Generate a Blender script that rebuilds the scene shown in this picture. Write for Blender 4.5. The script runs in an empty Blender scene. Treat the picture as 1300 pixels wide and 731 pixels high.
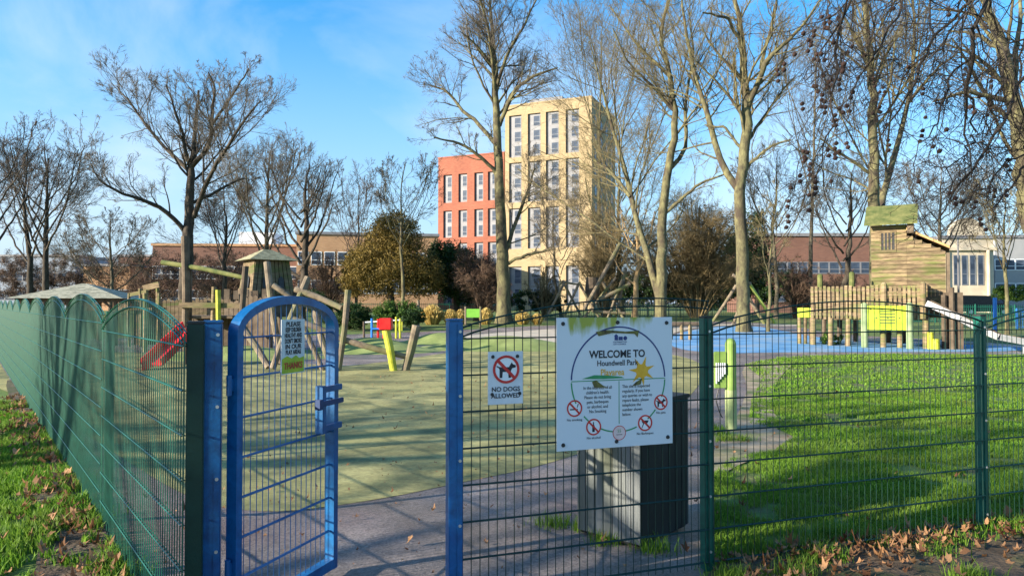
import bpy, bmesh, math, random
import numpy as np
from mathutils import Vector, Matrix
R = math.radians
random.seed(7)
S = bpy.context.scene
COL = S.collection

# ------------------------------------------------------------------ camera
EYE, F, CX, CY, PITCH = 1.65, 900.0, 650.0, 365.5, R(1.3)
cd = bpy.data.cameras.new('camera'); cam = bpy.data.objects.new('camera', cd); COL.objects.link(cam)
cam.location = (0, 0, EYE); cam.rotation_euler = (R(90) + PITCH, 0, 0)
cd.sensor_width = 36; cd.lens = 36 * F / 1300; cd.clip_start = 0.05; cd.clip_end = 5000
S.camera = cam

# ------------------------------------------------------------------ world and sun
SUN_EL, SUN_AZ = R(18), R(25)        # sun on the left, a little behind the camera
sun_dir = Vector((-math.cos(SUN_AZ) * math.cos(SUN_EL), -math.sin(SUN_AZ) * math.cos(SUN_EL), math.sin(SUN_EL)))
w = bpy.data.worlds.new('World'); S.world = w; w.use_nodes = True
nt = w.node_tree; nt.nodes.clear()
N = nt.nodes.new; LK = nt.links.new
sky = N('ShaderNodeTexSky'); sky.sky_type = 'NISHITA'; sky.sun_disc = False
sky.sun_elevation = SUN_EL; sky.sun_rotation = math.atan2(sun_dir.x, sun_dir.y)
sky.air_density = 1.0; sky.dust_density = 0.6; sky.ozone_density = 2.0
hs = N('ShaderNodeHueSaturation'); hs.inputs['Saturation'].default_value = 1.5; hs.inputs['Hue'].default_value = 0.498
hs.inputs['Value'].default_value = 2.2
LK(sky.outputs[0], hs.inputs['Color'])
tc = N('ShaderNodeTexCoord'); mp = N('ShaderNodeMapping'); LK(tc.outputs['Generated'], mp.inputs[0])
mp.inputs['Scale'].default_value = (1.3, 1.3, 1.9); mp.inputs['Rotation'].default_value = (0.25, 0.35, 0.3); mp.inputs['Location'].default_value = (0.9, 0.3, 0.15)
cn = N('ShaderNodeTexNoise'); cn.inputs['Scale'].default_value = 1.9; cn.inputs['Detail'].default_value = 9; cn.inputs['Roughness'].default_value = 0.55
cn.inputs['Distortion'].default_value = 0.5; LK(mp.outputs[0], cn.inputs['Vector'])
cr = N('ShaderNodeValToRGB'); cr.color_ramp.elements[0].position = 0.47; cr.color_ramp.elements[1].position = 0.84
cr.color_ramp.elements[0].color = (0, 0, 0, 1); cr.color_ramp.elements[1].color = (.8, .8, .8, 1)
LK(cn.outputs['Fac'], cr.inputs[0])
sx = N('ShaderNodeSeparateXYZ'); LK(tc.outputs['Generated'], sx.inputs[0])
hz = N('ShaderNodeMapRange'); LK(sx.outputs['Z'], hz.inputs[0])
hz.inputs[1].default_value = 0.0; hz.inputs[2].default_value = 0.42; hz.inputs[3].default_value = 0.95; hz.inputs[4].default_value = 0.0
hx = N('ShaderNodeMixRGB'); LK(hz.outputs[0], hx.inputs[0]); LK(hs.outputs[0], hx.inputs[1]); hx.inputs[2].default_value = (3.4, 4.7, 6.4, 1)
mx = N('ShaderNodeMixRGB'); LK(cr.outputs[0], mx.inputs[0]); LK(hx.outputs[0], mx.inputs[1]); mx.inputs[2].default_value = (6.2, 7.0, 8.0, 1)
bg = N('ShaderNodeBackground'); bg.inputs['Strength'].default_value = 0.06; LK(mx.outputs[0], bg.inputs[0])
ow = N('ShaderNodeOutputWorld'); LK(bg.outputs[0], ow.inputs[0])
sl = bpy.data.lights.new('sun', 'SUN'); sl.energy = 5.0; sl.angle = R(0.53); sl.color = (1.0, 0.89, 0.73)
so = bpy.data.objects.new('sun', sl); COL.objects.link(so); so.location = (-20, 0, 30)
so.rotation_euler = sun_dir.to_track_quat('Z', 'Y').to_euler()
S.view_settings.view_transform = 'Standard'; S.view_settings.look = 'None'
S.view_settings.exposure = 1.36; S.view_settings.gamma = 1
try: S.view_settings.use_curve_mapping = False
except Exception: pass

# ------------------------------------------------------------------ pixel / world helpers (photo pixels, 1300 x 731)
def ray(px, py):
    dx, dz = (px - CX) / F, (CY - py) / F
    return Vector((dx, math.cos(PITCH) - dz * math.sin(PITCH), math.sin(PITCH) + dz * math.cos(PITCH)))
def W(px, py, Y):
    d = ray(px, py); k = Y / d.y
    return Vector((d.x * k, Y, EYE + d.z * k))
LD = Vector((-.611, .791)).normalized(); L0 = Vector((-1.47, 3.19))           # left fence line
RD = Vector((.944, .330)).normalized(); R0 = Vector((1.22, 4.446)); RA = math.atan2(RD.y, RD.x)
PW = 2.37
def sst(a, b, x):
    t = np.clip((x - a) / (b - a), 0, 1); return t * t * (3 - 2 * t)
def H(x, y):
    x = np.asarray(x, float); y = np.asarray(y, float)
    h = 0.55 * sst(14, 62, y)
    sx_ = (x - L0.x) * LD.x + (y - L0.y) * LD.y; dd = np.abs((x - L0.x) * LD.y - (y - L0.y) * LD.x)
    h = h + 0.10 * sst(0.2, 2.6, sx_) * np.exp(-(dd / 0.9) ** 2)
    return h
def h1(x, y): return float(H(x, y))
def G(px, py):
    d = ray(px, py); z = 0.0; p = None
    for _ in range(6):
        k = (z - EYE) / d.z; p = (d.x * k, d.y * k)
        if p[1] > 400 or k < 0: p = (d.x / d.y * 400, 400); break
        z = h1(*p)
    return p
def foot(px, Y):
    x = (px - CX) / F * Y; return Vector((x, Y, h1(x, Y)))

# ------------------------------------------------------------------ materials
MATS = {}
def mat(name, c1, c2=None, scale=6.0, rough=0.8, metal=0.0, bump=0.0, bscale=None, det=6, stretch=None, spec=0.4, coord='Object', lo=0.35, hi=0.65, trans=0.0, c3=None, s3=1.0):
    if name in MATS: return MATS[name]
    m = bpy.data.materials.new(name); m.use_nodes = True; t = m.node_tree; b = t.nodes['Principled BSDF']
    b.inputs['Roughness'].default_value = rough; b.inputs['Metallic'].default_value = metal
    b.inputs['Specular IOR Level'].default_value = spec
    b.inputs['Base Color'].default_value = (*c1, 1)
    c = t.nodes.new('ShaderNodeTexCoord'); mp_ = t.nodes.new('ShaderNodeMapping'); t.links.new(c.outputs[coord], mp_.inputs[0])
    if stretch: mp_.inputs['Scale'].default_value = stretch
    if c2:
        n = t.nodes.new('ShaderNodeTexNoise'); n.inputs['Scale'].default_value = scale; n.inputs['Detail'].default_value = det
        n.inputs['Roughness'].default_value = 0.6
        t.links.new(mp_.outputs[0], n.inputs['Vector'])
        r = t.nodes.new('ShaderNodeValToRGB'); r.color_ramp.elements[0].position = lo; r.color_ramp.elements[1].position = hi
        r.color_ramp.elements[0].color = (*c1, 1); r.color_ramp.elements[1].color = (*c2, 1)
        t.links.new(n.outputs['Fac'], r.inputs[0]); out = r.outputs[0]
        if c3:
            n3 = t.nodes.new('ShaderNodeTexNoise'); n3.inputs['Scale'].default_value = s3; n3.inputs['Detail'].default_value = 5
            t.links.new(mp_.outputs[0], n3.inputs['Vector'])
            r3 = t.nodes.new('ShaderNodeValToRGB'); r3.color_ramp.elements[0].position = .48; r3.color_ramp.elements[1].position = .66
            t.links.new(n3.outputs['Fac'], r3.inputs[0])
            x3 = t.nodes.new('ShaderNodeMixRGB'); t.links.new(r3.outputs[0], x3.inputs[0]); t.links.new(out, x3.inputs[1]); x3.inputs[2].default_value = (*c3, 1)
            out = x3.outputs[0]
        t.links.new(out, b.inputs['Base Color'])
    if bump:
        n2 = t.nodes.new('ShaderNodeTexNoise'); n2.inputs['Scale'].default_value = bscale or scale * 4; n2.inputs['Detail'].default_value = 6
        t.links.new(mp_.outputs[0], n2.inputs['Vector'])
        bp = t.nodes.new('ShaderNodeBump'); bp.inputs['Strength'].default_value = bump; bp.inputs['Distance'].default_value = 0.02
        t.links.new(n2.outputs['Fac'], bp.inputs['Height']); t.links.new(bp.outputs[0], b.inputs['Normal'])
    MATS[name] = m; return m
def brick(name, c1, c2, cm, scale=1.0):
    if name in MATS: return MATS[name]
    m = bpy.data.materials.new(name); m.use_nodes = True; t = m.node_tree; b = t.nodes['Principled BSDF']; b.inputs['Roughness'].default_value = .9
    c = t.nodes.new('ShaderNodeTexCoord'); sp = t.nodes.new('ShaderNodeSeparateXYZ'); t.links.new(c.outputs['Object'], sp.inputs[0])
    a = t.nodes.new('ShaderNodeMath'); a.operation = 'ADD'; t.links.new(sp.outputs[0], a.inputs[0]); t.links.new(sp.outputs[1], a.inputs[1])
    cb = t.nodes.new('ShaderNodeCombineXYZ'); t.links.new(a.outputs[0], cb.inputs[0]); t.links.new(sp.outputs[2], cb.inputs[1])
    k = t.nodes.new('ShaderNodeTexBrick'); k.inputs['Scale'].default_value = 1.0 * scale; k.inputs['Brick Width'].default_value = .45; k.inputs['Row Height'].default_value = .15
    k.inputs['Mortar Size'].default_value = .012
    k.inputs['Color1'].default_value = (*c1, 1); k.inputs['Color2'].default_value = (*c2, 1); k.inputs['Mortar'].default_value = (*cm, 1)
    t.links.new(cb.outputs[0], k.inputs['Vector'])
    n = t.nodes.new('ShaderNodeTexNoise'); n.inputs['Scale'].default_value = .35; n.inputs['Detail'].default_value = 6; t.links.new(c.outputs['Object'], n.inputs['Vector'])
    mr = t.nodes.new('ShaderNodeMapRange'); mr.inputs[3].default_value = .72; mr.inputs[4].default_value = 1.25; t.links.new(n.outputs['Fac'], mr.inputs[0])
    mu = t.nodes.new('ShaderNodeMixRGB'); mu.blend_type = 'MULTIPLY'; mu.inputs[0].default_value = 1
    t.links.new(k.outputs['Color'], mu.inputs[1]); t.links.new(mr.outputs[0], mu.inputs[2]); t.links.new(mu.outputs[0], b.inputs['Base Color'])
    MATS[name] = m; return m
def leafmat(name, c1, c2, tr=0.35, rough=.6, patch=None, ps=1.0):
    if name in MATS: return MATS[name]
    m = bpy.data.materials.new(name); m.use_nodes = True; t = m.node_tree; b = t.nodes['Principled BSDF']; b.inputs['Roughness'].default_value = rough
    g = t.nodes.new('ShaderNodeNewGeometry'); r = t.nodes.new('ShaderNodeValToRGB')
    r.color_ramp.elements[0].color = (*c1, 1); r.color_ramp.elements[1].color = (*c2, 1)
    t.links.new(g.outputs['Random Per Island'], r.inputs[0]); t.links.new(r.outputs[0], b.inputs['Base Color'])
    b.inputs['Specular IOR Level'].default_value = 0.25; out = r.outputs[0]
    if patch:
        c = t.nodes.new('ShaderNodeTexCoord'); n = t.nodes.new('ShaderNodeTexNoise'); n.inputs['Scale'].default_value = ps; n.inputs['Detail'].default_value = 5
        t.links.new(c.outputs['Object'], n.inputs['Vector']); q = t.nodes.new('ShaderNodeMapRange'); q.inputs[1].default_value = .42; q.inputs[2].default_value = .68; q.inputs[4].default_value = .85
        t.links.new(n.outputs['Fac'], q.inputs[0]); x_ = t.nodes.new('ShaderNodeMixRGB'); t.links.new(q.outputs[0], x_.inputs[0]); t.links.new(out, x_.inputs[1]); x_.inputs[2].default_value = (*patch, 1)
        out = x_.outputs[0]; t.links.new(out, b.inputs['Base Color'])
    d = t.nodes.new('ShaderNodeBsdfTranslucent'); t.links.new(out, d.inputs[0])
    x = t.nodes.new('ShaderNodeMixShader'); x.inputs[0].default_value = tr
    t.links.new(b.outputs[0], x.inputs[1]); t.links.new(d.outputs[0], x.inputs[2]); t.links.new(x.outputs[0], t.nodes['Material Output'].inputs[0])
    MATS[name] = m; return m

M_bark_dark = mat('bark_dark', (.025, .019, .015), (.085, .068, .048), 5, .95, stretch=(1, 1, .45), bump=.9, bscale=14)
M_bark_mid = mat('bark_mid', (.05, .04, .028), (.15, .13, .085), 4.5, .95, stretch=(1, 1, .45), bump=.9, bscale=14)
M_bark_moss = mat('bark_moss', (.05, .042, .026), (.19, .175, .08), 4.5, .95, bump=.9, bscale=22, stretch=(1, 1, .45), c3=(.06, .045, .03), s3=2.2)
M_twig_gold = mat('twig_gold', (.09, .07, .035), (.21, .17, .075), 1.5, .9)
M_twig_dark = mat('twig_dark', (.05, .036, .03), (.12, .09, .07), 1.5, .9)
M_twig_mid = mat('twig_mid', (.07, .058, .045), (.16, .135, .10), 1.5, .9)
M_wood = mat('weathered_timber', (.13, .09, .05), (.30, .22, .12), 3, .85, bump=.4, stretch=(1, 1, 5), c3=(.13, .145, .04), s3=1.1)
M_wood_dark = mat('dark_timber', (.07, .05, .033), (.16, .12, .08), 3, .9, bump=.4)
M_wood_moss = mat('mossy_timber', (.06, .085, .02), (.17, .17, .055), 3, .9, bump=.4)
def tone(m, lo=.68, hi=1.2):
    t = m.node_tree; b = t.nodes['Principled BSDF']; src = b.inputs['Base Color'].links[0].from_socket; oi = t.nodes.new('ShaderNodeObjectInfo')
    mr = t.nodes.new('ShaderNodeMapRange'); mr.inputs[3].default_value = lo; mr.inputs[4].default_value = hi; t.links.new(oi.outputs['Random'], mr.inputs[0])
    x = t.nodes.new('ShaderNodeMixRGB'); x.blend_type = 'MULTIPLY'; x.inputs[0].default_value = 1; t.links.new(src, x.inputs[1]); t.links.new(mr.outputs[0], x.inputs[2]); t.links.new(x.outputs[0], b.inputs['Base Color'])
tone(M_wood); tone(M_wood_dark)
M_log = mat('peeled_log', (.10, .078, .052), (.24, .19, .13), 4, .85, bump=.4, c3=(.13, .14, .05), s3=1.2)
M_green = mat('green_paint', (.003, .075, .052), (.005, .11, .078), 5, .38, spec=.5, bump=.05, bscale=60)
M_green_dark = mat('dark_green_paint', (.003, .026, .018), (.005, .038, .026), 5, .45, bump=.05, bscale=60)
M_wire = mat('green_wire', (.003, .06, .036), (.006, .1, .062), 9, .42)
M_wire_shade = mat('green_wire_shade', (.002, .022, .017), (.004, .034, .026), 9, .5)  # darker copy of the green wire: backlit shade of the right fence, as colour
M_blue = mat('blue_paint', (.004, .085, .24), (.007, .13, .34), 4, .38, spec=.5, bump=.06, bscale=50, c3=(.006, .08, .24), s3=9)
M_steel = mat('galvanised_steel', (.45, .46, .47), (.62, .63, .64), 20, .4, metal=.8)
M_black = mat('black_plastic', (.012, .012, .013), (.03, .03, .03), 10, .45)
M_white = mat('white_paint', (.74, .76, .78), (.82, .84, .85), 3, .35)
M_red = mat('red_plastic', (.55, .01, .012), (.7, .025, .02), 4, .35)
M_lime = mat('lime_plastic', (.25, .35, .015), (.38, .48, .03), 3, .4)
M_yellow = mat('yellow_paint', (.30, .32, .02), (.48, .48, .05), 6, .45)
M_bluep = mat('blue_play_paint', (.02, .16, .55), (.03, .22, .62), 3, .4)
M_glass = mat('window_glass', (.02, .03, .05), (.08, .11, .16), .6, .25, spec=.3)
M_glass_l = mat('pale_window_glass', (.25, .32, .42), (.42, .5, .6), .8, .2, spec=.8)

# ------------------------------------------------------------------ mesh builder
class MB:
    def __init__(s): s.v = []; s.f = []; s.m = []
    def add(s, vs, fs, mi=0):
        o = len(s.v); s.v += [tuple(v) for v in vs]; s.f += [[i + o for i in f] for f in fs]; s.m += [mi] * len(fs); return s
    def box(s, x0, x1, y0, y1, z0, z1, mi=0):
        return s.add([(x0, y0, z0), (x1, y0, z0), (x1, y1, z0), (x0, y1, z0), (x0, y0, z1), (x1, y0, z1), (x1, y1, z1), (x0, y1, z1)],
                     [(3, 2, 1, 0), (4, 5, 6, 7), (0, 1, 5, 4), (1, 2, 6, 5), (2, 3, 7, 6), (3, 0, 4, 7)], mi)
    def bar(s, a, b, wd, ht, mi=0, up=(0, 0, 1)):
        a = Vector(a); b = Vector(b); d = (b - a).normalized(); u = Vector(up)
        if abs(d.dot(u)) > .97: u = Vector((0, 1, 0))
        r = d.cross(u).normalized(); u = r.cross(d).normalized(); vs = []
        for p in (a, b):
            for i, j in ((-1, -1), (1, -1), (1, 1), (-1, 1)): vs.append(p + r * i * wd / 2 + u * j * ht / 2)
        return s.add(vs, [(0, 1, 2, 3), (7, 6, 5, 4), (4, 5, 1, 0), (5, 6, 2, 1), (6, 7, 3, 2), (7, 4, 0, 3)], mi)
    def tube(s, pts, rad, n=8, mi=0, cap=True):
        pts = [Vector(p) for p in pts]; k = len(pts)
        if not hasattr(rad, '__len__'): rad = [rad] * k
        u = None; vs = []
        for i, p in enumerate(pts):
            d = (pts[min(i + 1, k - 1)] - pts[max(i - 1, 0)]).normalized()
            if u is None: u = d.orthogonal().normalized()
            u = (u - d * u.dot(d)).normalized(); v = d.cross(u)
            for j in range(n):
                a = 2 * math.pi * (j + .5) / n; vs.append(p + (u * math.cos(a) + v * math.sin(a)) * rad[i])
        fs = [(i * n + j, i * n + (j + 1) % n, (i + 1) * n + (j + 1) % n, (i + 1) * n + j) for i in range(k - 1) for j in range(n)]
        if cap: fs += [tuple(range(n))[::-1], tuple(range((k - 1) * n, k * n))]
        return s.add(vs, fs, mi)
    def disc(s, c, r, y0, y1, n=24, mi=0, r_in=None):        # disc or ring facing -Y
        cx, cz = c
        if r_in is None:
            vs = [(cx + r * math.cos(2 * math.pi * i / n), y, cz + r * math.sin(2 * math.pi * i / n)) for y in (y0, y1) for i in range(n)]
            fs = [tuple(range(n)), tuple(range(n, 2 * n))[::-1]] + [(i, i + n, (i + 1) % n + n, (i + 1) % n) for i in range(n)]
            return s.add(vs, fs, mi)
        return s.arc(c, r, r_in, 0, 360, y0, y1, n, mi)
    def arc(s, c, ro, ri, a0, a1, y0, y1, n=32, mi=0):
        cx, cz = c; vs = []; fs = []
        for i in range(n + 1):
            a = R(a0 + (a1 - a0) * i / n)
            for r in (ro, ri):
                for y in (y0, y1): vs.append((cx + r * math.cos(a), y, cz + r * math.sin(a)))
        for i in range(n):
            o = i * 4; q = o + 4
            fs += [(o, q, q + 2, o + 2), (o + 1, o + 3, q + 3, q + 1), (o, o + 1, q + 1, q), (o + 2, q + 2, q + 3, o + 3)]
        return s.add(vs, fs, mi)
    def poly(s, pts, y0, y1, mi=0):                          # XZ outline, thickness along Y
        n = len(pts); vs = [(p[0], y0, p[1]) for p in pts] + [(p[0], y1, p[1]) for p in pts]
        fs = [tuple(range(n)), tuple(range(n, 2 * n))[::-1]] + [(i, i + n, (i + 1) % n + n, (i + 1) % n) for i in range(n)]
        return s.add(vs, fs, mi)
    def mesh(s, name, mats, smooth=False, bevel=0):
        me = bpy.data.meshes.new(name); me.from_pydata(s.v, [], s.f)
        for m in (mats if isinstance(mats, (list, tuple)) else [mats]): me.materials.append(m)
        me.polygons.foreach_set('material_index', s.m)
        bm = bmesh.new(); bm.from_mesh(me); bmesh.ops.recalc_face_normals(bm, faces=bm.faces)
        if bevel:
            bmesh.ops.bevel(bm, geom=list(bm.edges), offset=bevel, segments=2, affect='EDGES', clamp_overlap=True)
        bm.to_mesh(me); bm.free()
        if smooth: me.polygons.foreach_set('use_smooth', [True] * len(me.polygons))
        me.update(); return me
    def build(s, name, mats, parent=None, loc=None, rz=0, **k):
        return link(name, s.mesh(name, mats, **k), parent, loc, rz)
def link(name, me, parent=None, loc=None, rz=0):
    o = bpy.data.objects.new(name, me); COL.objects.link(o)
    if parent: o.parent = parent
    if loc is not None: o.location = loc
    o.rotation_euler[2] = rz; return o
def tag(o, label=None, cat=None, group=None, kind=None):
    if label: o['label'] = label
    if cat: o['category'] = cat
    if group: o['group'] = group
    if kind: o['kind'] = kind
    return o
def thing(name, label, cat, loc=(0, 0, 0), rz=0, group=None):
    o = bpy.data.objects.new(name, None); COL.objects.link(o); o.location = loc; o.rotation_euler[2] = rz; o.empty_display_size = .07
    return tag(o, label, cat, group)
def local(root, p):
    return root.matrix_basis.inverted() @ Vector(p)
def npmesh(name, V, Fq, mat_, smooth=True):
    """V (n,3), Fq (m,k) -> mesh, fast"""
    me = bpy.data.meshes.new(name); k = Fq.shape[1]
    me.vertices.add(len(V)); me.vertices.foreach_set('co', np.ascontiguousarray(V, dtype=np.float32).ravel())
    me.loops.add(Fq.size); me.loops.foreach_set('vertex_index', np.ascontiguousarray(Fq, dtype=np.int32).ravel())
    me.polygons.add(len(Fq)); me.polygons.foreach_set('loop_start', np.arange(0, Fq.size, k, dtype=np.int32))
    me.polygons.foreach_set('loop_total', np.full(len(Fq), k, dtype=np.int32))
    me.update(calc_edges=True)
    if smooth: me.polygons.foreach_set('use_smooth', np.ones(len(Fq), dtype=bool))
    me.materials.append(mat_); return me

# ------------------------------------------------------------------ ground sheets (one height field, stacked 4 mm apart)
def lines(a, b, segs):
    out = [a]
    for lim, st in segs:
        while out[-1] < lim - 1e-6: out.append(min(out[-1] + st, lim))
    return np.array(out)
GX = lines(-1500, 1500, [(-300, 300), (-60, 30), (-30, 2), (-12, 1), (8, .25), (16, 1), (40, 2), (80, 10), (300, 40), (1500, 300)])
GY = lines(-300, 2500, [(-20, 40), (-2, 2), (14, .25), (64, 1), (100, 6), (300, 50), (2500, 400)])
M_ground = mat('park_grass', (.06, .12, .014), (.13, .18, .03), 6, .95, bump=1.0, bscale=30, coord='Object', c3=(.10, .085, .04), s3=1.6)
xx, yy = np.meshgrid(GX, GY); nx, ny = len(GX), len(GY)
V = np.stack([xx.ravel(), yy.ravel(), H(xx, yy).ravel()], 1)
ii = np.arange(ny - 1)[:, None] * nx + np.arange(nx - 1)[None, :]
Fq = np.stack([ii, ii + 1, ii + nx + 1, ii + nx], -1).reshape(-1, 4)
tag(link('ground', npmesh('ground', V, Fq, M_ground)), kind='structure')
def smooth_poly(P, it=2):
    P = [Vector((p[0], p[1])) for p in P]
    for _ in range(it):
        Q = []
        for i in range(len(P)):
            a, b = P[i], P[(i + 1) % len(P)]; Q += [a * .75 + b * .25, a * .25 + b * .75]
        P = Q
    return P
def sheet(name, P, off, material, kind='structure', it=2, extra=None):
    P = smooth_poly(P, it) if it else [Vector((p[0], p[1])) for p in P]
    bm = bmesh.new(); vs = [bm.verts.new((p.x, p.y, 0)) for p in P]; f = bm.faces.new(vs)
    bmesh.ops.triangulate(bm, faces=[f])
    x0, x1 = min(p.x for p in P), max(p.x for p in P); y0, y1 = min(p.y for p in P), max(p.y for p in P)
    for gx in GX:
        if x0 < gx < x1: bmesh.ops.bisect_plane(bm, geom=bm.verts[:] + bm.edges[:] + bm.faces[:], plane_co=(gx, 0, 0), plane_no=(1, 0, 0))
    for gy in GY:
        if y0 < gy < y1: bmesh.ops.bisect_plane(bm, geom=bm.verts[:] + bm.edges[:] + bm.faces[:], plane_co=(0, gy, 0), plane_no=(0, 1, 0))
    for v in bm.verts:
        v.co.z = h1(v.co.x, v.co.y) + off + (extra(v.co.x, v.co.y) if extra else 0)
    me = bpy.data.meshes.new(name); bmesh.ops.recalc_face_normals(bm, faces=bm.faces)
    if sum(f.normal.z for f in bm.faces) < 0: bmesh.ops.reverse_faces(bm, faces=bm.faces)
    bm.to_mesh(me); bm.free(); me.materials.append(material)
    me.polygons.foreach_set('use_smooth', [True] * len(me.polygons))
    return tag(link(name, me), kind=kind)

M_tarmac = mat('tarmac', (.14, .12, .11), (.24, .205, .19), 1.1, .75, bump=.9, bscale=160, c3=(.17, .12, .11), s3=.5)
nt_ = M_tarmac.node_tree
def speckle(m, sc, lo, hi):
    t = m.node_tree; b = t.nodes['Principled BSDF']; src = b.inputs['Base Color'].links[0].from_socket
    c = t.nodes.new('ShaderNodeTexCoord'); v = t.nodes.new('ShaderNodeTexVoronoi'); v.inputs['Scale'].default_value = sc; t.links.new(c.outputs['Object'], v.inputs['Vector'])
    mr = t.nodes.new('ShaderNodeMapRange'); mr.inputs[1].default_value = 0; mr.inputs[2].default_value = 1; mr.inputs[3].default_value = lo; mr.inputs[4].default_value = hi
    t.links.new(v.outputs['Color'], mr.inputs[0]); x = t.nodes.new('ShaderNodeMixRGB'); x.blend_type = 'MULTIPLY'; x.inputs[0].default_value = 1
    t.links.new(src, x.inputs[1]); t.links.new(mr.outputs[0], x.inputs[2]); t.links.new(x.outputs[0], b.inputs['Base Color'])
speckle(M_tarmac, 70, .55, 1.4)   # damp patches: smoother where wet
_n = nt_.nodes.new('ShaderNodeTexNoise'); _n.inputs['Scale'].default_value = .55; _n.inputs['Detail'].default_value = 4
_c = nt_.nodes.new('ShaderNodeTexCoord'); nt_.links.new(_c.outputs['Object'], _n.inputs['Vector'])
_r = nt_.nodes.new('ShaderNodeMapRange'); _r.inputs[1].default_value = .42; _r.inputs[2].default_value = .6; _r.inputs[3].default_value = .28; _r.inputs[4].default_value = .8
nt_.links.new(_n.outputs['Fac'], _r.inputs[0]); nt_.links.new(_r.outputs[0], nt_.nodes['Principled BSDF'].inputs['Roughness'])
M_olive = mat('olive_rubber', (.24, .225, .08), (.39, .355, .145), .8, .9, bump=.6, bscale=120, c3=(.13, .145, .06), s3=1.5, det=10)
speckle(M_olive, 28, .8, 1.18)
def stains(m, sc, lo, hi, stretch=(1, 1, 1)):
    t = m.node_tree; b = t.nodes['Principled BSDF']; src = b.inputs['Base Color'].links[0].from_socket
    c = t.nodes.new('ShaderNodeTexCoord'); mp_ = t.nodes.new('ShaderNodeMapping'); mp_.inputs['Scale'].default_value = stretch; t.links.new(c.outputs['Object'], mp_.inputs[0])
    n = t.nodes.new('ShaderNodeTexNoise'); n.inputs['Scale'].default_value = sc; n.inputs['Detail'].default_value = 8; n.inputs['Roughness'].default_value = .7; n.inputs['Distortion'].default_value = .8; t.links.new(mp_.outputs[0], n.inputs['Vector'])
    mr = t.nodes.new('ShaderNodeMapRange'); mr.inputs[1].default_value = .35; mr.inputs[2].default_value = .62; mr.inputs[3].default_value = lo; mr.inputs[4].default_value = hi
    t.links.new(n.outputs['Fac'], mr.inputs[0]); x = t.nodes.new('ShaderNodeMixRGB'); x.blend_type = 'MULTIPLY'; x.inputs[0].default_value = 1
    t.links.new(src, x.inputs[1]); t.links.new(mr.outputs[0], x.inputs[2]); t.links.new(x.outputs[0], b.inputs['Base Color'])
stains(M_olive, .45, .72, 1.12); stains(M_olive, 2.6, .82, 1.08, (1, 2.2, 1)); stains(M_tarmac, .6, .75, 1.25); 
stains(M_blue, 14, .72, 1.1); stains(M_green, 12, .75, 1.1)
M_bluer = mat('blue_rubber', (.06, .21, .42), (.14, .32, .52), 1.2, .85, bump=.3, bscale=90, c3=(.22, .32, .42), s3=.7)
M_sand = mat('pale_paving', (.4, .34, .26), (.55, .48, .38), 1.0, .9, bump=.3, bscale=60, c3=(.3, .28, .22), s3=1.0)
M_soil = mat('muddy_soil', (.05, .034, .02), (.15, .105, .065), 3.5, .9, bump=1.0, bscale=24, c3=(.045, .07, .014), s3=1.8, det=10)
M_mound = mat('mound_turf', (.14, .19, .05), (.24, .28, .09), .8, .95, bump=.4, bscale=50)
stains(M_mound, .8, .75, 1.15)

LF = lambda n, o=0: (L0.x + LD.x * PW * n + LD.y * o, L0.y + LD.y * PW * n - LD.x * o)   # o>0 = inside (right) of the left fence
lawn_edge = [G(*p) for p in ((892, 722), (893, 660), (898, 610), (925, 585), (985, 572), (1008, 556), (985, 545), (950, 538), (955, 505), (968, 482), (945, 463), (985, 454))]
far_edge = [G(1100, 449), G(1340, 450), G(1360, 446), G(1300, 438), G(1180, 430), G(1060, 425), G(1000, 411), G(900, 407), G(700, 412), G(560, 420), G(430, 425), G(300, 428)]
tar = [(-1.75, -3), LF(0, -.05), LF(3, -.03), LF(10, -.03), G(-50, 430)] + far_edge[::-1] + lawn_edge[::-1] + [(1.15, 4.2), (1.0, 2), (1.0, -3)]
sheet('tarmac_path', tar, .004, M_tarmac, it=1)
ol = [G(*p) for p in ((-60, 470), (60, 520), (160, 585), (250, 640), (340, 652), (430, 642), (505, 630), (580, 614), (690, 592), (780, 560), (850, 528), (884, 495), (897, 472), (886, 458), (850, 449), (780, 445), (690, 442), (600, 443), (540, 452), (470, 462), (420, 466), (340, 456), (200, 448), (0, 440), (-100, 440))]
sheet('play_surface', ol, .008, M_olive, it=2)
sheet('blue_play_surface', [G(*p) for p in ((846, 440), (852, 424), (905, 414), (960, 413), (1005, 422), (1060, 432), (1180, 436), (1300, 440), (1300, 446), (1180, 447), (1000, 447), (900, 449))], .008, M_bluer, it=2)
sheet('pale_paving', [G(*p) for p in ((545, 433), (600, 425), (700, 417), (800, 414), (880, 411), (1010, 411), (1025, 414), (905, 412), (850, 422), (842, 440), (740, 440), (640, 438))], .012, M_sand, it=2)
sheet('bare_earth', [G(*p) for p in ((900, 612), (903, 575), (925, 552), (940, 520), (950, 492), (940, 468), (960, 457), (1010, 460), (990, 478), (978, 505), (985, 535), (1030, 543), (1035, 556), (1000, 572), (950, 585))], .014,
      mat('bare_earth', (.22, .165, .1), (.36, .29, .2), 3, .95, bump=.5, bscale=40, c3=(.09, .12, .03), s3=1.4), it=1)
def RF(s_, o): return (R0.x + RD.x * s_ + RD.y * o, R0.y + RD.y * s_ - RD.x * o)   # o>0 = towards the camera
sheet('soil_verge', [RF(-.25, .0), RF(1.2, -.22), RF(3, -.15), RF(5, -.1), RF(9, -.1), RF(9, 3), RF(3, 3.4), RF(-.1, 3.3), RF(-.3, 1)], .01, M_soil, it=1)
sheet('verge_soil', [LF(-1, .12), LF(.5, .1), LF(2, .06), LF(6, .05), LF(6, -.12), LF(4, -.2), LF(2, -.3), LF(1, -.35), LF(.3, -.55), LF(-.6, -.9), LF(-1.5, -.9)], .011, M_soil, it=1)
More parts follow.
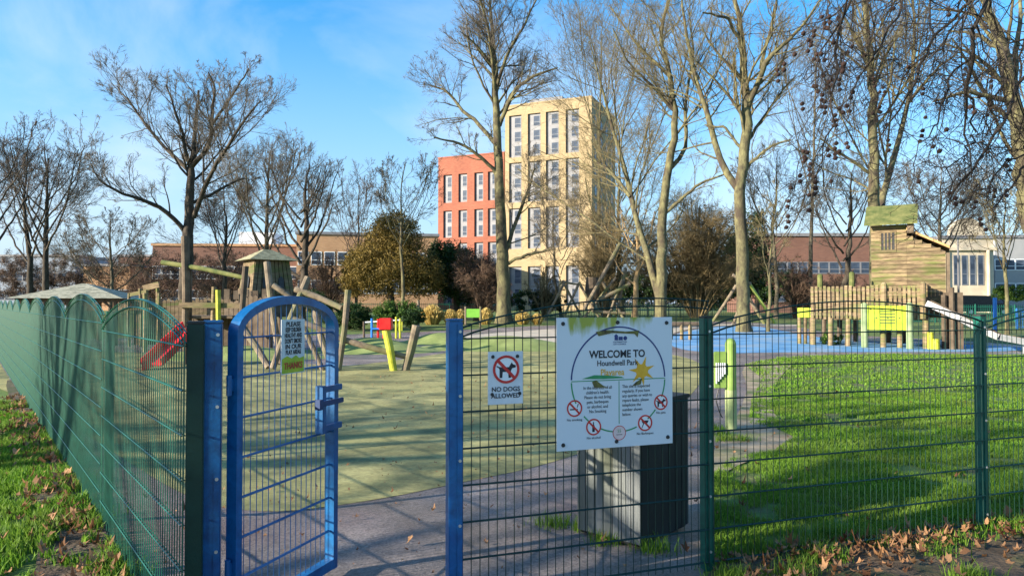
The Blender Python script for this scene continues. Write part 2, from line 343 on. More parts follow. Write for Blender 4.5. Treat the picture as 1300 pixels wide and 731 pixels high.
# turfed play mounds
def mound(px, Y, rx, ry, hh, label):
    c = foot(px, Y); n = 28; m_ = 10; V = []; Fc = []
    for i in range(m_ + 1):
        t = i / m_
        for j in range(n):
            a = 2 * math.pi * j / n; x, y = c.x + rx * t * math.cos(a), c.y + ry * t * math.sin(a)
            V.append((x - c.x, y - c.y, h1(x, y) - c.z + .01 + hh * (math.cos(t * math.pi) + 1) / 2 - (.05 if i == m_ else 0)))
    for i in range(m_):
        for j in range(n): Fc.append((i * n + j, i * n + (j + 1) % n, (i + 1) * n + (j + 1) % n, (i + 1) * n + j))
    me = bpy.data.meshes.new('grass_mound'); me.from_pydata(V, [], Fc); me.materials.append(M_mound); me.polygons.foreach_set('use_smooth', [True] * len(Fc))
    o = link('grass_mound', me, None, c); tag(o, kind='structure'); return o
mound(640, 25.5, 3.4, 2.0, .42, ''); mound(470, 24, 2.6, 1.6, .45, ''); mound(560, 28, 2.0, 1.3, .4, ''); mound(300, 21.5, 3.2, 1.5, .35, '')

# ------------------------------------------------------------------ bar-and-mesh fence panels
def wire(mb, a, b, r):
    a = Vector(a); b = Vector(b); d = (b - a).normalized(); u = d.orthogonal().normalized(); v = d.cross(u); vs = []
    for p in (a, b):
        for k in range(4): vs.append(p + u * r * math.cos(k * math.pi / 2 + .785) + v * r * math.sin(k * math.pi / 2 + .785))
    mb.add(vs, [(i, (i + 1) % 4, 4 + (i + 1) % 4, 4 + i) for i in range(4)])
def panel_mb(wd, full, zb=.06, zv=1.52, rise=.155, r=.0028, flip=False):
    mb = MB(); prof = lambda x: zv + rise * math.sin(math.pi * min(max(x / full, 0), 1)) ** .8
    n = int(round(wd / .05))
    for i in range(n + 1):
        x = min(i * .05, wd); wire(mb, (x, 0, zb - .03), (x, 0, prof(x)), r * (1.25 if i in (0, n) else 1))
    z = zb
    while z < zv - .01:
        for s in (-1, 1): wire(mb, (0, s * .0065, z), (wd, s * .0065, z), r * 1.35)
        z += .2
    k = 24
    for dz in (0, -.048):
        for s in (-1, 1):
            for i in range(k):
                a, b = wd * i / k, wd * (i + 1) / k
                wire(mb, (a, s * .0075, prof(a) + dz), (b, s * .0075, prof(b) + dz), r * 1.5)
    return mb
bolt_me = MB().tube([(0, -.0065, 0), (0, 0, 0)], .0085, 8).mesh('bolt', M_steel)
def post(parent, name, loc, rz, hgt, wd, dp, material, bolts=True, cap=M_black, clamp=None, side=0):
    mb = MB().box(-wd / 2, wd / 2, -dp / 2, dp / 2, -.3, hgt)
    p = mb.build(name, material, parent, bevel=.004); p.location = loc; p.rotation_euler[2] = rz
    c = MB().box(-wd / 2 - .002, wd / 2 + .002, -dp / 2 - .002, dp / 2 + .002, hgt + .001, hgt + .014).build('cap', material if cap is None else cap, p, bevel=.004)
    if clamp:
        MB().box(side - .012, side + .012, -dp / 2 - .006, -dp / 2 - .0005, .02, hgt - .02).build('clamp_strip', clamp, p)
    if bolts:
        for k in range(5):
            link('bolt', bolt_me, p, (side, -dp / 2 - .006, .12 + k * (hgt - .2) / 4))
    return p
# left fence
lf = thing('mesh_fence', 'long green bow-topped mesh fence running away down the left side of the playground', 'fence', (L0.x, L0.y, 0), math.atan2(LD.y, LD.x))
lp = panel_mb(PW - .012, PW - .012, rise=.16).mesh('fence_panel', M_wire)
for i in range(12):
    x, y = LF(i); z = h1(x, y) * .55 + .0
    link('fence_panel', lp, lf, (i * PW + .006, 0, z))
    if i:
        post(lf, 'fence_post', (i * PW, -.045, z), 0, 1.53, .05, .05, M_green, bolts=False, cap=None)
gl = post(lf, 'corner_post', (0, 0, 0), 0, 1.555, .075, .075, M_green_dark, bolts=False)
gl.location = local(lf, (-1.502, 3.375, 0)); gl.rotation_euler[2] = RA - lf.rotation_euler[2]
# right fence
rf = thing('mesh_fence', 'green bow-topped mesh fence to the right of the gateway, hung with two signs', 'fence', (R0.x, R0.y, 0), RA)
w1 = (Vector((-.317, 3.908)) - R0).length
panel_mb(w1 - .05, 2.37, rise=.165).build('fence_panel', M_wire_shade, rf, (-w1 + .04, -.028, 0))
rp = panel_mb(PW - .05, PW - .05, rise=.15).mesh('fence_panel', M_wire_shade)
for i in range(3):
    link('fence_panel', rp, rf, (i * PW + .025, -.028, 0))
    post(rf, 'fence_post', (i * PW, .012, 0), 0, 1.56, .062, .062, M_green, clamp=M_green, side=.0)
# ------------------------------------------------------------------ gateway
B2 = Vector((-.317, 3.908, 0)); B1 = Vector((-1.475, 3.503, 0))
def gpost(label, loc, wd):
    t = thing('gate_post', label, 'gate post', loc, RA, 'blue posts either side of the gateway')
    MB().box(-wd / 2, wd / 2, -.04, .04, -.3, 1.555).build('post', M_blue, t, bevel=.004)
    MB().box(-wd / 2 - .002, wd / 2 + .002, -.042, .042, 1.556, 1.57).build('cap', M_blue, t, bevel=.004)
    MB().box(wd / 2 - .034, wd / 2 - .004, -.0465, -.0405, .02, 1.54).build('clamp_strip', M_blue, t, bevel=.002)
    for k in range(5): link('bolt', bolt_me, t, (wd / 2 - .019, -.046, .1 + k * .35))
    return t
gpost('blue square gate post on the left of the gateway beside the dark green corner post', B1, .088)
g2 = gpost('blue square gate post on the right of the gateway, holding the fence with the signs', B2, .078)
HG = Vector((-1.385, 3.52)); GE = Vector((-1.0925, 4.371)); GL = (GE - HG).length
ga = math.atan2(GE.y - HG.y, GE.x - HG.x)
gt = thing('gate', 'blue bow-topped mesh gate standing open in the gateway', 'gate', (HG.x, HG.y, 0), ga)
# frame: two stiles, arched head, bottom rail
fr = MB(); st = .044; zc = 1.5; rs = .165
for x in (st / 2, GL - st / 2): fr.box(x - st / 2, x + st / 2, -.03, .03, .05, zc)
fr.box(st, GL - st, -.029, .029, .052, .11)
arc_o = lambda u, o: (GL / 2 - math.cos(math.pi * u) * (GL / 2 - o), zc + math.sin(math.pi * u) * (rs + .03 - o))
k = 28; vs = []; fs = []
for i in range(k + 1):
    for o in (0, st):
        x, z = arc_o(i / k, o)
        for y in (-.03, .03): vs.append((x, y, z))
for i in range(k):
    o = i * 4; q = o + 4; fs += [(o, q, q + 2, o + 2), (o + 1, o + 3, q + 3, q + 1), (o, o + 1, q + 1, q), (o + 2, q + 2, q + 3, o + 3)]
fr.add(vs, fs); fr.build('gate_frame', M_blue, gt)
inf = MB(); n = int((GL - 2 * st) / .05)
for i in range(1, n + 1):
    x = st + i * (GL - 2 * st) / (n + 1); u = math.acos(max(-1, min(1, -(x - GL / 2) / (GL / 2 - st)))) / math.pi
    wire(inf, (x, 0, .1), (x, 0, arc_o(u, st)[1] + .01), .003)
z = .28
while z < 1.56:
    for s in (-1, 1): wire(inf, (.04, s * .007, z), (GL - .04, s * .007, z), .0045)
    z += .2
inf.build('mesh_infill', mat('blue_wire', (.03, .09, .22), (.07, .17, .34), 9, .4), gt)
lt = MB()
lt.box(GL - .21, GL - .175, -.062, -.006, .89, 1.17); lt.box(GL - .18, GL - .002, -.06, -.031, 1.13, 1.165); lt.box(GL - .18, GL - .002, -.06, -.031, .9, .935)
lt.build('latch_guard', M_blue, gt, bevel=.003)
MB().box(GL - .27, GL - .02, -.082, -.064, 1.055, 1.085).box(GL - .28, GL - .245, -.09, -.05, 1.04, 1.1).build('latch_bolt', mat('dark_blue_metal', (.01, .035, .11), (.02, .05, .15), 8, .5), gt, bevel=.003)
for z in (.35, 1.25):
    MB().tube([(-.022, 0, z - .05), (-.022, 0, z + .05)], .014, 8).box(-.022, .002, -.01, .01, z - .03, z + .03).build('hinge', M_blue, gt)

# ------------------------------------------------------------------ lettering
def text(s, size, x, z, y, material, parent, align='CENTER', bold=0.0, name='lettering', sx_=1.0, rot=0):
    c = bpy.data.curves.new('t', 'FONT'); c.body = s; c.size = size; c.align_x = align; c.extrude = .0004; c.offset = bold; c.resolution_u = 3; c.space_line = 1.05
    o = bpy.data.objects.new('t', c); COL.objects.link(o)
    me = bpy.data.meshes.new_from_object(o); bpy.data.objects.remove(o); bpy.data.curves.remove(c)
    me.transform(Matrix.Rotation(R(90), 4, 'X')); me.transform(Matrix.Scale(sx_, 4, (1, 0, 0)));
    if rot: me.transform(Matrix.Rotation(R(rot), 4, 'Y'))
    me.materials.clear(); me.materials.append(material)
    return link(name, me, parent, (x, y, z))
M_ink = mat('black_ink', (.012, .012, .018), (.03, .03, .04), 30, .5)
M_inkg = mat('green_ink', (.03, .24, .09), (.05, .3, .12), 30, .5)
M_inkb = mat('navy_ink', (.02, .035, .14), (.04, .06, .2), 30, .5)
M_inkr = mat('red_ink', (.5, .02, .02), (.62, .05, .04), 30, .5)
M_inky = mat('orange_ink', (.72, .36, .02), (.8, .45, .04), 30, .5)
# sign plate material: white enamel, algae creeping down from its top edge
def sign_mat():
    m = bpy.data.materials.new('algae_stained_enamel'); m.use_nodes = True; t = m.node_tree; b = t.nodes['Principled BSDF']; b.inputs['Roughness'].default_value = .35
    c = t.nodes.new('ShaderNodeTexCoord'); s = t.nodes.new('ShaderNodeSeparateXYZ'); t.links.new(c.outputs['Object'], s.inputs[0])
    mr = t.nodes.new('ShaderNodeMapRange'); mr.inputs[1].default_value = .55; mr.inputs[2].default_value = .775; mr.inputs[3].default_value = -.35; mr.inputs[4].default_value = .16
    t.links.new(s.outputs[2], mr.inputs[0])
    mp_ = t.nodes.new('ShaderNodeMapping'); mp_.inputs['Scale'].default_value = (1, 1, .28); t.links.new(c.outputs['Object'], mp_.inputs[0])
    n = t.nodes.new('ShaderNodeTexNoise'); n.inputs['Scale'].default_value = 13; n.inputs['Detail'].default_value = 7; t.links.new(mp_.outputs[0], n.inputs['Vector'])
    a = t.nodes.new('ShaderNodeMath'); a.operation = 'ADD'; t.links.new(mr.outputs[0], a.inputs[0]); t.links.new(n.outputs['Fac'], a.inputs[1])
    # keep the outer margins clean
    ax = t.nodes.new('ShaderNodeMath'); ax.operation = 'SUBTRACT'; t.links.new(s.outputs[0], ax.inputs[0]); ax.inputs[1].default_value = .36
    ab = t.nodes.new('ShaderNodeMath'); ab.operation = 'ABSOLUTE'; t.links.new(ax.outputs[0], ab.inputs[0])
    m2 = t.nodes.new('ShaderNodeMapRange'); m2.inputs[1].default_value = .27; m2.inputs[2].default_value = .34; m2.inputs[3].default_value = 0; m2.inputs[4].default_value = -.5; t.links.new(ab.outputs[0], m2.inputs[0])
    a2 = t.nodes.new('ShaderNodeMath'); a2.operation = 'ADD'; t.links.new(a.outputs[0], a2.inputs[0]); t.links.new(m2.outputs[0], a2.inputs[1])
    r = t.nodes.new('ShaderNodeValToRGB'); r.color_ramp.elements[0].position = .5; r.color_ramp.elements[1].position = .68
    r.color_ramp.elements[0].color = (.66, .7, .74, 1); r.color_ramp.elements[1].color = (.34, .36, .05, 1)
    t.links.new(a2.outputs[0], r.inputs[0]); t.links.new(r.outputs[0], b.inputs['Base Color']); return m
SW, SH = .773, .775
s0 = RF(-(R0 - Vector((.2556, 4.109))).length - .02, .052)
sg = thing('welcome_sign', 'large white welcome sign with algae stains on the mesh fence before the bin', 'sign', (s0[0], s0[1], .812), RA); sg.scale = (.98, 1, .98)
MB().box(0, SW, -.004, .004, 0, SH).build('sign_plate', sign_mat(), sg, bevel=.0015)
ink = -.0052
for (x, z) in ((.04, .035), (SW / 2, .035), (SW - .035, .04), (.04, SH - .035), (SW / 2 + .01, SH - .03), (SW - .04, SH - .035)):
    MB().tube([(0, -.008, 0), (0, .002, 0)], [.009, .013], 10).build('screw_cap', M_black, sg, (x, -.005, z))
c0 = (.405, .405)
MB().arc(c0, .317, .308, 1, 179, ink, -.0042, 48).build('arch_line', M_inkb, sg)
gr = MB().arc(c0, .317, .309, 182, 205, ink, -.0042, 12).arc(c0, .317, .309, 222, 232, ink, -.0042, 8).arc(c0, .317, .309, 247, 262, ink, -.0042, 8).arc(c0, .317, .309, 278, 292, ink, -.0042, 8).arc(c0, .317, .309, 308, 322, ink, -.0042, 8).arc(c0, .317, .309, 338, 358, ink, -.0042, 12)
gr.box(.09, .72, ink, -.0042, .399, .404).box(.402, .406, ink, -.0042, .14, .395)
gr.poly([(.16, .415), (.24, .435), (.33, .43), (.42, .42), (.44, .412), (.3, .41)], ink - .0005, -.0042)
gr.build('green_line_work', M_inkg, sg)
lg = MB().box(.375, .398, ink, -.0042, .638, .664).box(.402, .43, ink, -.0042, .638, .66).disc((.447, .65), .013, ink, -.0042, 12)
lg.poly([(.37, .664), (.4, .664), (.386, .676)], ink, -.0042).build('crest', M_inkb, sg)
text('SOUTHAMPTON\nCITY COUNCIL', .0125, .41, .624, ink, M_inkb, sg)
text('WELCOME TO', .062, .395, .536, ink, M_ink, sg, bold=.0016, sx_=.92)
text('Houndwell Park', .047, .395, .488, ink, M_ink, sg, bold=.0006, sx_=.9)
text('Playarea', .056, .36, .43, ink, M_inky, sg, bold=.0009, sx_=.85)
text('In the interests of all\nchildren\'s health.\nPlease do not bring\npets, barbeques\nor alcohol, and\nNo Smoking', .0265, .262, .352, ink, M_ink, sg, sx_=.85)
text('This site is inspected\nregularly. If you have\nany queries or wish to\nreport faults, please\ntelephone the\nnumber shown\nbelow.', .0265, .425, .352, ink, M_ink, sg, align='LEFT', sx_=.85)
sn = MB(); sc = (.56, .45); sn.disc(sc, .042, ink - .001, -.0042, 20)
for i in range(7):
    a = 2 * math.pi * i / 7 + .35; ca, sa = math.cos(a), math.sin(a); rr = .092
    sn.poly([(sc[0] + .036 * ca - .013 * sa, sc[1] + .036 * sa + .013 * ca), (sc[0] + .036 * ca + .013 * sa, sc[1] + .036 * sa - .013 * ca), (sc[0] + rr * ca, sc[1] + rr * sa)], ink, -.0042)
sn.build('painted_sun', M_inky, sg)
M_dirt = mat('brown_green_dirt', (.07, .055, .03), (.2, .19, .05), 40, .9)
MB().poly([(.225, .395), (.25, .405), (.3, .37), (.33, .36), (.24, .362)], ink - .002, -.0042).build('dirt_smear', M_dirt, sg)
MB().poly([(.56, .405), (.55, .37), (.49, .36), (.52, .385)], ink - .002, -.0042).build('dirt_smear', M_dirt, sg)
st_ = MB().poly([(.25, .69), (.32, .7), (.45, .69), (.54, .695), (.53, .655), (.51, .675), (.36, .683), (.27, .665)], ink - .002, -.0042)
st_.build('dirt_smear', M_dirt, sg)
def prohibit(x, z, r, parent, kind):
    t = MB().disc((x, z), r * .96, ink + .0006, -.0042, 28, 0).build('sign_disc', M_white, parent)
    pic = MB(); y0 = ink - .0002; P = lambda pts: pic.poly([(x + a * r, z + b * r) for a, b in pts], y0, ink + .0006)
    if kind == 'dog':
        P([(-.72, .28), (-.5, .18), (-.3, .16), (.2, .16), (.42, .5), (.5, .36), (.74, .26), (.7, .12), (.46, .08), (.36, -.1), (.36, -.6), (.18, -.6), (.14, -.18), (-.26, -.18), (-.3, -.6), (-.5, -.6), (-.5, 0), (-.58, .12), (-.72, .18)])
    elif kind == 'smoke':
        P([(-.6, -.2), (.25, -.2), (.25, -.05), (-.6, -.05)]); P([(.3, -.2), (.42, -.2), (.42, -.05), (.3, -.05)]); P([(.3, .1), (.4, .1), (.55, .55), (.42, .5)])
    elif kind == 'bottle':
        P([(-.18, -.6), (.14, -.6), (.14, .1), (.04, .3), (.04, .6), (-.08, .6), (-.08, .3), (-.18, .1)])
    else:
        P([(-.5, .3), (.5, .3), (.35, -.02), (-.35, -.02)]); P([(-.25, -.02), (-.12, -.02), (-.4, -.6), (-.5, -.6)]); P([(.12, -.02), (.25, -.02), (.5, -.6), (.4, -.6)])
    pic.build('pictogram', M_ink, parent)
    ring = MB().arc((x, z), r, r * .82, 0, 360, ink - .0012, ink + .0004, 32)
    q = r * .62; d = r * .08
    ring.poly([(x - q - d, z + q - d), (x - q + d, z + q + d), (x + q + d, z - q + d), (x + q - d, z - q - d)], ink - .001, ink - .0004)
    ring.build('prohibition_ring', M_inkr, parent)
prohibit(.112, .245, .049, sg, 'smoke'); prohibit(.235, .13, .049, sg, 'bottle'); prohibit(.58, .135, .049, sg, 'grill'); prohibit(.69, .255, .047, sg, 'dog')
text('No smoking', .02, .112, .172, ink, M_ink, sg); text('No alcohol', .02, .235, .06, ink, M_ink, sg); text('No Barbeques', .02, .58, .066, ink, M_ink, sg); text('No pets', .02, .69, .186, ink, M_ink, sg)
MB().arc((.405, .085), .044, .04, 0, 360, ink, -.0042, 28).build('roundel_ring', M_inkr, sg)
MB().disc((.405, .085), .04, ink + .0006, -.0042, 24).build('roundel', mat('pink_ink', (.7, .52, .5), (.76, .6, .58), 20, .5), sg)
text('55', .026, .405, .088, ink, M_inkg, sg); text('PLAYLINK', .009, .405, .072, ink, M_ink, sg)
# no dogs sign
d0 = RF(-(R0 - Vector((-.15, 3.967))).length, .052)
ds = thing('no_dogs_sign', 'small white no dogs sign on the mesh fence next to the blue gate post', 'sign', (d0[0], d0[1], 1.095), RA)
MB().box(0, .205, -.003, .003, 0, .292).build('sign_plate', mat('grey_white_enamel', (.6, .63, .66), (.7, .72, .75), 8, .4), ds, bevel=.0015)
prohibit(.105, .193, .078, ds, 'dog')
text('NO DOGS', .036, .103, .072, ink, M_ink, ds, bold=.0006); text('ALLOWED', .036, .103, .036, ink, M_ink, ds, bold=.0006)
for x, z in ((.028, .264), (.172, .264), (.024, .057), (.185, .057)):
    MB().tube([(0, -.008, 0), (0, .002, 0)], [.007, .0105], 10).build('screw_cap', M_black, ds, (x, -.005, z))
# laminated notice on the gate
mid = HG + (GE - HG) * .45
ns = thing('paper_notice', 'handwritten laminated paper notice fixed to the blue gate', 'notice', (0, 0, 0), ga)
ns.location = Vector((HG.x, HG.y, 0)) + Vector((math.cos(ga), math.sin(ga), 0)) * .36 + Vector((math.sin(ga), -math.cos(ga), 0)) * .014 + Vector((0, 0, 1.265))
MB().box(0, .21, -.0025, 0, 0, .30).build('sheet', mat('paper', (.62, .62, .6), (.7, .7, .68), 6, .4), ns)
MB().poly([(.006, .005), (.204, .005), (.204, .09), (.16, .082), (.13, .1), (.09, .085), (.05, .1), (.006, .085)], -.0035, -.0026).build('drawn_grass', mat('marker_green', (.28, .42, .03), (.55, .55, .03), 12, .6), ns)
ty = -.0045
for i, l in enumerate(('PLEASE', 'KEEP CHILDREN', 'HEALTHY AND', "DON'T SMOKE", 'IN OUR', 'PLAY AREAS')):
    text(l, .036, .105, .262 - i * .031, ty, M_ink, ns, bold=.0008, sx_=min(1.3, 7.0 / len(l)))
text('THANKS', .05, .105, .028, ty - .001, M_inkr, ns, bold=.001, sx_=.85)

# ------------------------------------------------------------------ litter bin
bc = Vector((.858, 4.77)); ba = R(137.5); BL, BR, BH = .53, .66, .99
bn = thing('litter_bin', 'grey slatted litter bin with one side coloured dark for shade, behind the welcome sign', 'bin', (bc.x, bc.y, 0), ba - math.pi / 2)
M_bin = mat('grey_recycled_board', (.09, .10, .10), (.19, .205, .20), 4, .7, bump=.2, stretch=(1, 1, .2), c3=(.07, .08, .05), s3=3)
M_bind = mat('dark_bin_and_shade_side', (.008, .009, .01), (.018, .02, .02), 4, .6)  # liner and lid; also the right-face slats, whose shade is put into the colour
# local +Y runs along the grey side face, +X along the face coloured near-black for shade
MB().box(.02, BR - .02, .02, BL - .02, .02, BH - .03).build('liner', M_bind, bn)
nb = 7
for i in range(nb):
    sw = BL / nb
    MB().box(0, .016, i * sw + .003, (i + 1) * sw - .003, .04, BH - .03).build('slat', M_bin, bn, bevel=.002)
    MB().box(BR - .016, BR, i * sw + .003, (i + 1) * sw - .003, .04, BH - .03).build('slat', M_bin, bn, bevel=.002)
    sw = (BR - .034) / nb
    MB().box(.017 + i * sw, .017 + (i + 1) * sw - .005, 0, .016, .04, BH - .03).build('shade_side_slat', M_bind, bn, bevel=.002)
MB().box(-.01, BR + .01, -.01, BL + .01, BH - .027, BH).build('lid', M_bind, bn, bevel=.004)
MB().box(-.003, -.0005, BL / 2 - .03, BL / 2 + .03, .72, .8).build('lock_plate', M_steel, bn)

# ------------------------------------------------------------------ grass blades and leaves
def inpoly(P, x, y):
    P = np.array([(p[0], p[1]) for p in P]); c = np.zeros(len(x), bool); j = len(P) - 1
    for i in range(len(P)):
        xi, yi, xj, yj = *P[i], *P[j]
        m = ((yi > y) != (yj > y)) & (x < (xj - xi) * (y - yi) / (yj - yi + 1e-12) + xi); c ^= m; j = i
    return c
rng = np.random.default_rng(5)
def vnoise(x, y, s, seed=0):
    g = np.random.default_rng(seed).random((128, 128)); x = x / s + 37.3; y = y / s + 11.7
    xi = np.floor(x).astype(int); yi = np.floor(y).astype(int); fx = x - xi; fy = y - yi; fx = fx * fx * (3 - 2 * fx); fy = fy * fy * (3 - 2 * fy)
    a = g[xi % 128, yi % 128]; b = g[(xi + 1) % 128, yi % 128]; c = g[xi % 128, (yi + 1) % 128]; d = g[(xi + 1) % 128, (yi + 1) % 128]
    return (a * (1 - fx) + b * fx) * (1 - fy) + (c * (1 - fx) + d * fx) * fy
def blades(name, x, y, hgt, wd, m):
    n = len(x); a = rng.random(n) * 2 * np.pi; lean = rng.random(n) * .8; la = rng.random(n) * 2 * np.pi
    z = H(x, y) + .008; hh = hgt * (.5 + rng.random(n)); ww = wd * (.6 + .8 * rng.random(n))
    dx, dy = np.cos(a) * ww / 2, np.sin(a) * ww / 2; lx, ly = np.cos(la) * lean * hh, np.sin(la) * lean * hh
    V = np.stack([np.stack([x - dx, y - dy, z - .004], 1), np.stack([x + dx, y + dy, z - .004], 1),
                  np.stack([x + dx * .7 + lx * .35, y + dy * .7 + ly * .35, z + hh * .6], 1), np.stack([x - dx * .7 + lx * .35, y - dy * .7 + ly * .35, z + hh * .6], 1),
                  np.stack([x + lx, y + ly, z + hh], 1)], 1).reshape(-1, 3)
    b = np.arange(n)[:, None] * 5
    Ft = np.concatenate([b + np.array([[0, 1, 2]]), b + np.array([[0, 2, 3]]), b + np.array([[3, 2, 4]])])
    o = link(name, npmesh(name, V, Ft, m, smooth=False)); return o
M_blade = leafmat('grass_blade', (.045, .14, .008), (.21, .37, .035), .4, patch=(.15, .21, .035), ps=1.3)
lawn_poly = [Vector(p) for p in lawn_edge] + [Vector(G(1100, 449)), Vector(G(1340, 452)), Vector(G(1500, 450)), Vector(RF(9, -.1)), Vector(RF(-.1, -.02))]
def scatter(n, x0, x1, y0, y1): return x0 + (x1 - x0) * rng.random(n), y0 + (y1 - y0) * rng.random(n)
xs, ys, hs_, ws_ = [], [], [], []
for n_, y0, y1, hh, ww in ((170000, 4.2, 8, .034, .006), (150000, 8, 13, .036, .010), (70000, 13, 24, .04, .022)):
    x, y = scatter(n_, .8, .78 * y1, y0, y1)
    k_ = inpoly(lawn_poly, x, y) & (x < .76 * y + .5); dens = vnoise(x, y, .5, 3) * .5 + vnoise(x, y, .17, 4) * .5
    k_ &= (dens > .30 + .16 * rng.random(n_)); x, y = x[k_], y[k_]; dn = dens[k_]
    xs.append(x); ys.append(y); hs_.append(hh * (.45 + dn)); ws_.append(np.full(len(x), ww))
tag(blades('lawn_grass', np.concatenate(xs), np.concatenate(ys), np.concatenate(hs_), np.concatenate(ws_), M_blade), 'bright green lawn grass inside the fence on the right', 'grass', kind='stuff')
# left verge
x, y = scatter(330000, -9, -1.2, 1.6, 11)
dd = -((x - L0.x) * LD.y - (y - L0.y) * LD.x)
k_ = (dd > .0) & (x > -.78 * y - .6); dn = vnoise(x, y, .35, 8) * .55 + vnoise(x, y, .12, 9) * .45
thr = .33 + .2 * np.exp(-(dd / .35) ** 2) - .04
k_ &= dn > thr + .1 * rng.random(len(x)) - .03
tag(blades('verge_grass', x[k_], y[k_], .055 * (.5 + dn[k_]), np.full(k_.sum(), .007) * (1 + y[k_] / 8), M_blade), 'patchy grass on the muddy verge outside the left fence', 'grass', kind='stuff')
# tufts along the foot of the right fence and far strips
cx_, cy_ = [], []
for i in range(60):
    s_ = rng.random() * 6.5; o_ = rng.normal(-.05, .14)
    if rng.random() < .45: o_ = rng.random() * 1.4
    p = RF(s_, o_); m_ = rng.integers(60, 200); cx_.append(p[0] + rng.normal(0, .07, m_)); cy_.append(p[1] + rng.normal(0, .05, m_))
for px, py in ((770, 690), (830, 700), (745, 672), (700, 668), (920, 560), (915, 552), (940, 560), (905, 545)):
    p = G(px, py); m_ = 160; cx_.append(p[0] + rng.normal(0, .07, m_)); cy_.append(p[1] + rng.normal(0, .05, m_))
for i in range(26):
    s_ = rng.random() ** 1.5 * 7; p = LF(s_ / PW, rng.normal(0, .05)); m_ = rng.integers(30, 110); cx_.append(p[0] + rng.normal(0, .05, m_)); cy_.append(p[1] + rng.normal(0, .05, m_))
cx_, cy_ = np.concatenate(cx_), np.concatenate(cy_)
tag(blades('grass_tufts', cx_, cy_, np.full(len(cx_), .075), np.full(len(cx_), .006), M_blade), 'tufts of grass along the foot of the fences', 'grass', kind='stuff')
def litter(name, x, y, size, m, label, lift=.02):
    """curled, lobed dry leaves"""
    n = len(x); K = 10; ang = np.linspace(0, 2 * np.pi, K, endpoint=False)
    rad = np.array([1, .55, .9, .5, .75, .4, .75, .5, .9, .55]); V = []; 
    a0 = rng.random(n) * 2 * np.pi; sz = size * (.5 + rng.random(n)); curl = rng.random(n) * 2.2 + .3; tx = rng.normal(0, .5, n); ty_ = rng.normal(0, .5, n)
    rad = np.clip(rad[None] * (1 + rng.normal(0, .22, (n, K))), .25, 1.2); lx = np.cos(ang)[None] * rad * sz[:, None] * .5; ly = np.sin(ang)[None] * rad * sz[:, None] * .42
    lz = curl[:, None] * (ly ** 2 + .4 * lx ** 2) / sz[:, None] * 2 + rng.normal(0, .05, (n, K)) * sz[:, None]
    X = lx * np.cos(a0)[:, None] - ly * np.sin(a0)[:, None]; Y = lx * np.sin(a0)[:, None] + ly * np.cos(a0)[:, None]
    Z = lz + X * tx[:, None] + Y * ty_[:, None]; Z -= Z.min(1, keepdims=True); cz = (X * tx[:, None]).mean(1) * 0 + Z.mean(1) - curl * sz * .12
    zb = H(x, y) + .014 + lift * rng.random(n)
    ring = np.stack([X + x[:, None], Y + y[:, None], Z + zb[:, None]], -1); ctr = np.stack([x, y, np.maximum(cz, .0) + zb], 1)[:, None]
    V = np.concatenate([ring, ctr], 1).reshape(-1, 3); b = np.arange(n)[:, None] * (K + 1)
    Ft = np.concatenate([b + np.array([[i, (i + 1) % K, K]]) for i in range(K)])
    return tag(link(name, npmesh(name, V, Ft, m, smooth=False)), label, 'leaves', kind='stuff')
M_leaf = leafmat('dry_leaf', (.10, .04, .018), (.42, .23, .11), .2, .7)
px_, py_ = [], []
for i in range(1300):
    s_ = rng.random() * 7; p = RF(s_, abs(rng.normal(.16, .32)) - .06); px_.append(p[0]); py_.append(p[1])
for i in range(90):
    p = RF(.6 + rng.random() * 1.4, rng.normal(.06, .06)); px_.append(p[0]); py_.append(p[1])
litter('leaf_litter', np.array(px_), np.array(py_), .058, M_leaf, 'dry brown fallen leaves banked on the soil by the right fence', .06)
px_, py_ = [], []
for i in range(900):
    s_ = rng.random() ** 1.3 * 12 - 1.2; p = LF(s_ / PW, -abs(rng.normal(.04, .22)) - .02); px_.append(p[0]); py_.append(p[1])
for i in range(60):
    p = LF((-.2 + rng.random() * 1.1) / PW, -abs(rng.normal(.08, .09))); px_.append(p[0]); py_.append(p[1])
for i in range(200):
    p = LF(rng.random() * 4 - .5, -rng.random() * 2.2); px_.append(p[0]); py_.append(p[1])
litter('leaf_litter', np.array(px_), np.array(py_), .062, M_leaf, 'dry brown fallen leaves along the foot of the left fence', .05)
x, y = scatter(260, 1.2, 8, 4.6, 14); k_ = inpoly(lawn_poly, x, y)
x2, y2 = scatter(240, -3, 3, 4.4, 16)
def debris():
    x, y = scatter(2600, -7, 5, 3.6, 22); k_ = ~inpoly(lawn_poly, x, y) & (vnoise(x, y, 1.4, 12) + .5 * rng.random(len(x)) > .72)
    litter('leaf_debris', x[k_], y[k_], .022, M_leaf, 'small crumbs of leaf and twig strewn over the play surface', .004)
debris()
litter('scattered_leaves', np.concatenate([x[k_][:60], x2]), np.concatenate([y[k_][:60], y2]), .05, M_leaf, 'few dry leaves scattered over the lawn and play surface', .02)

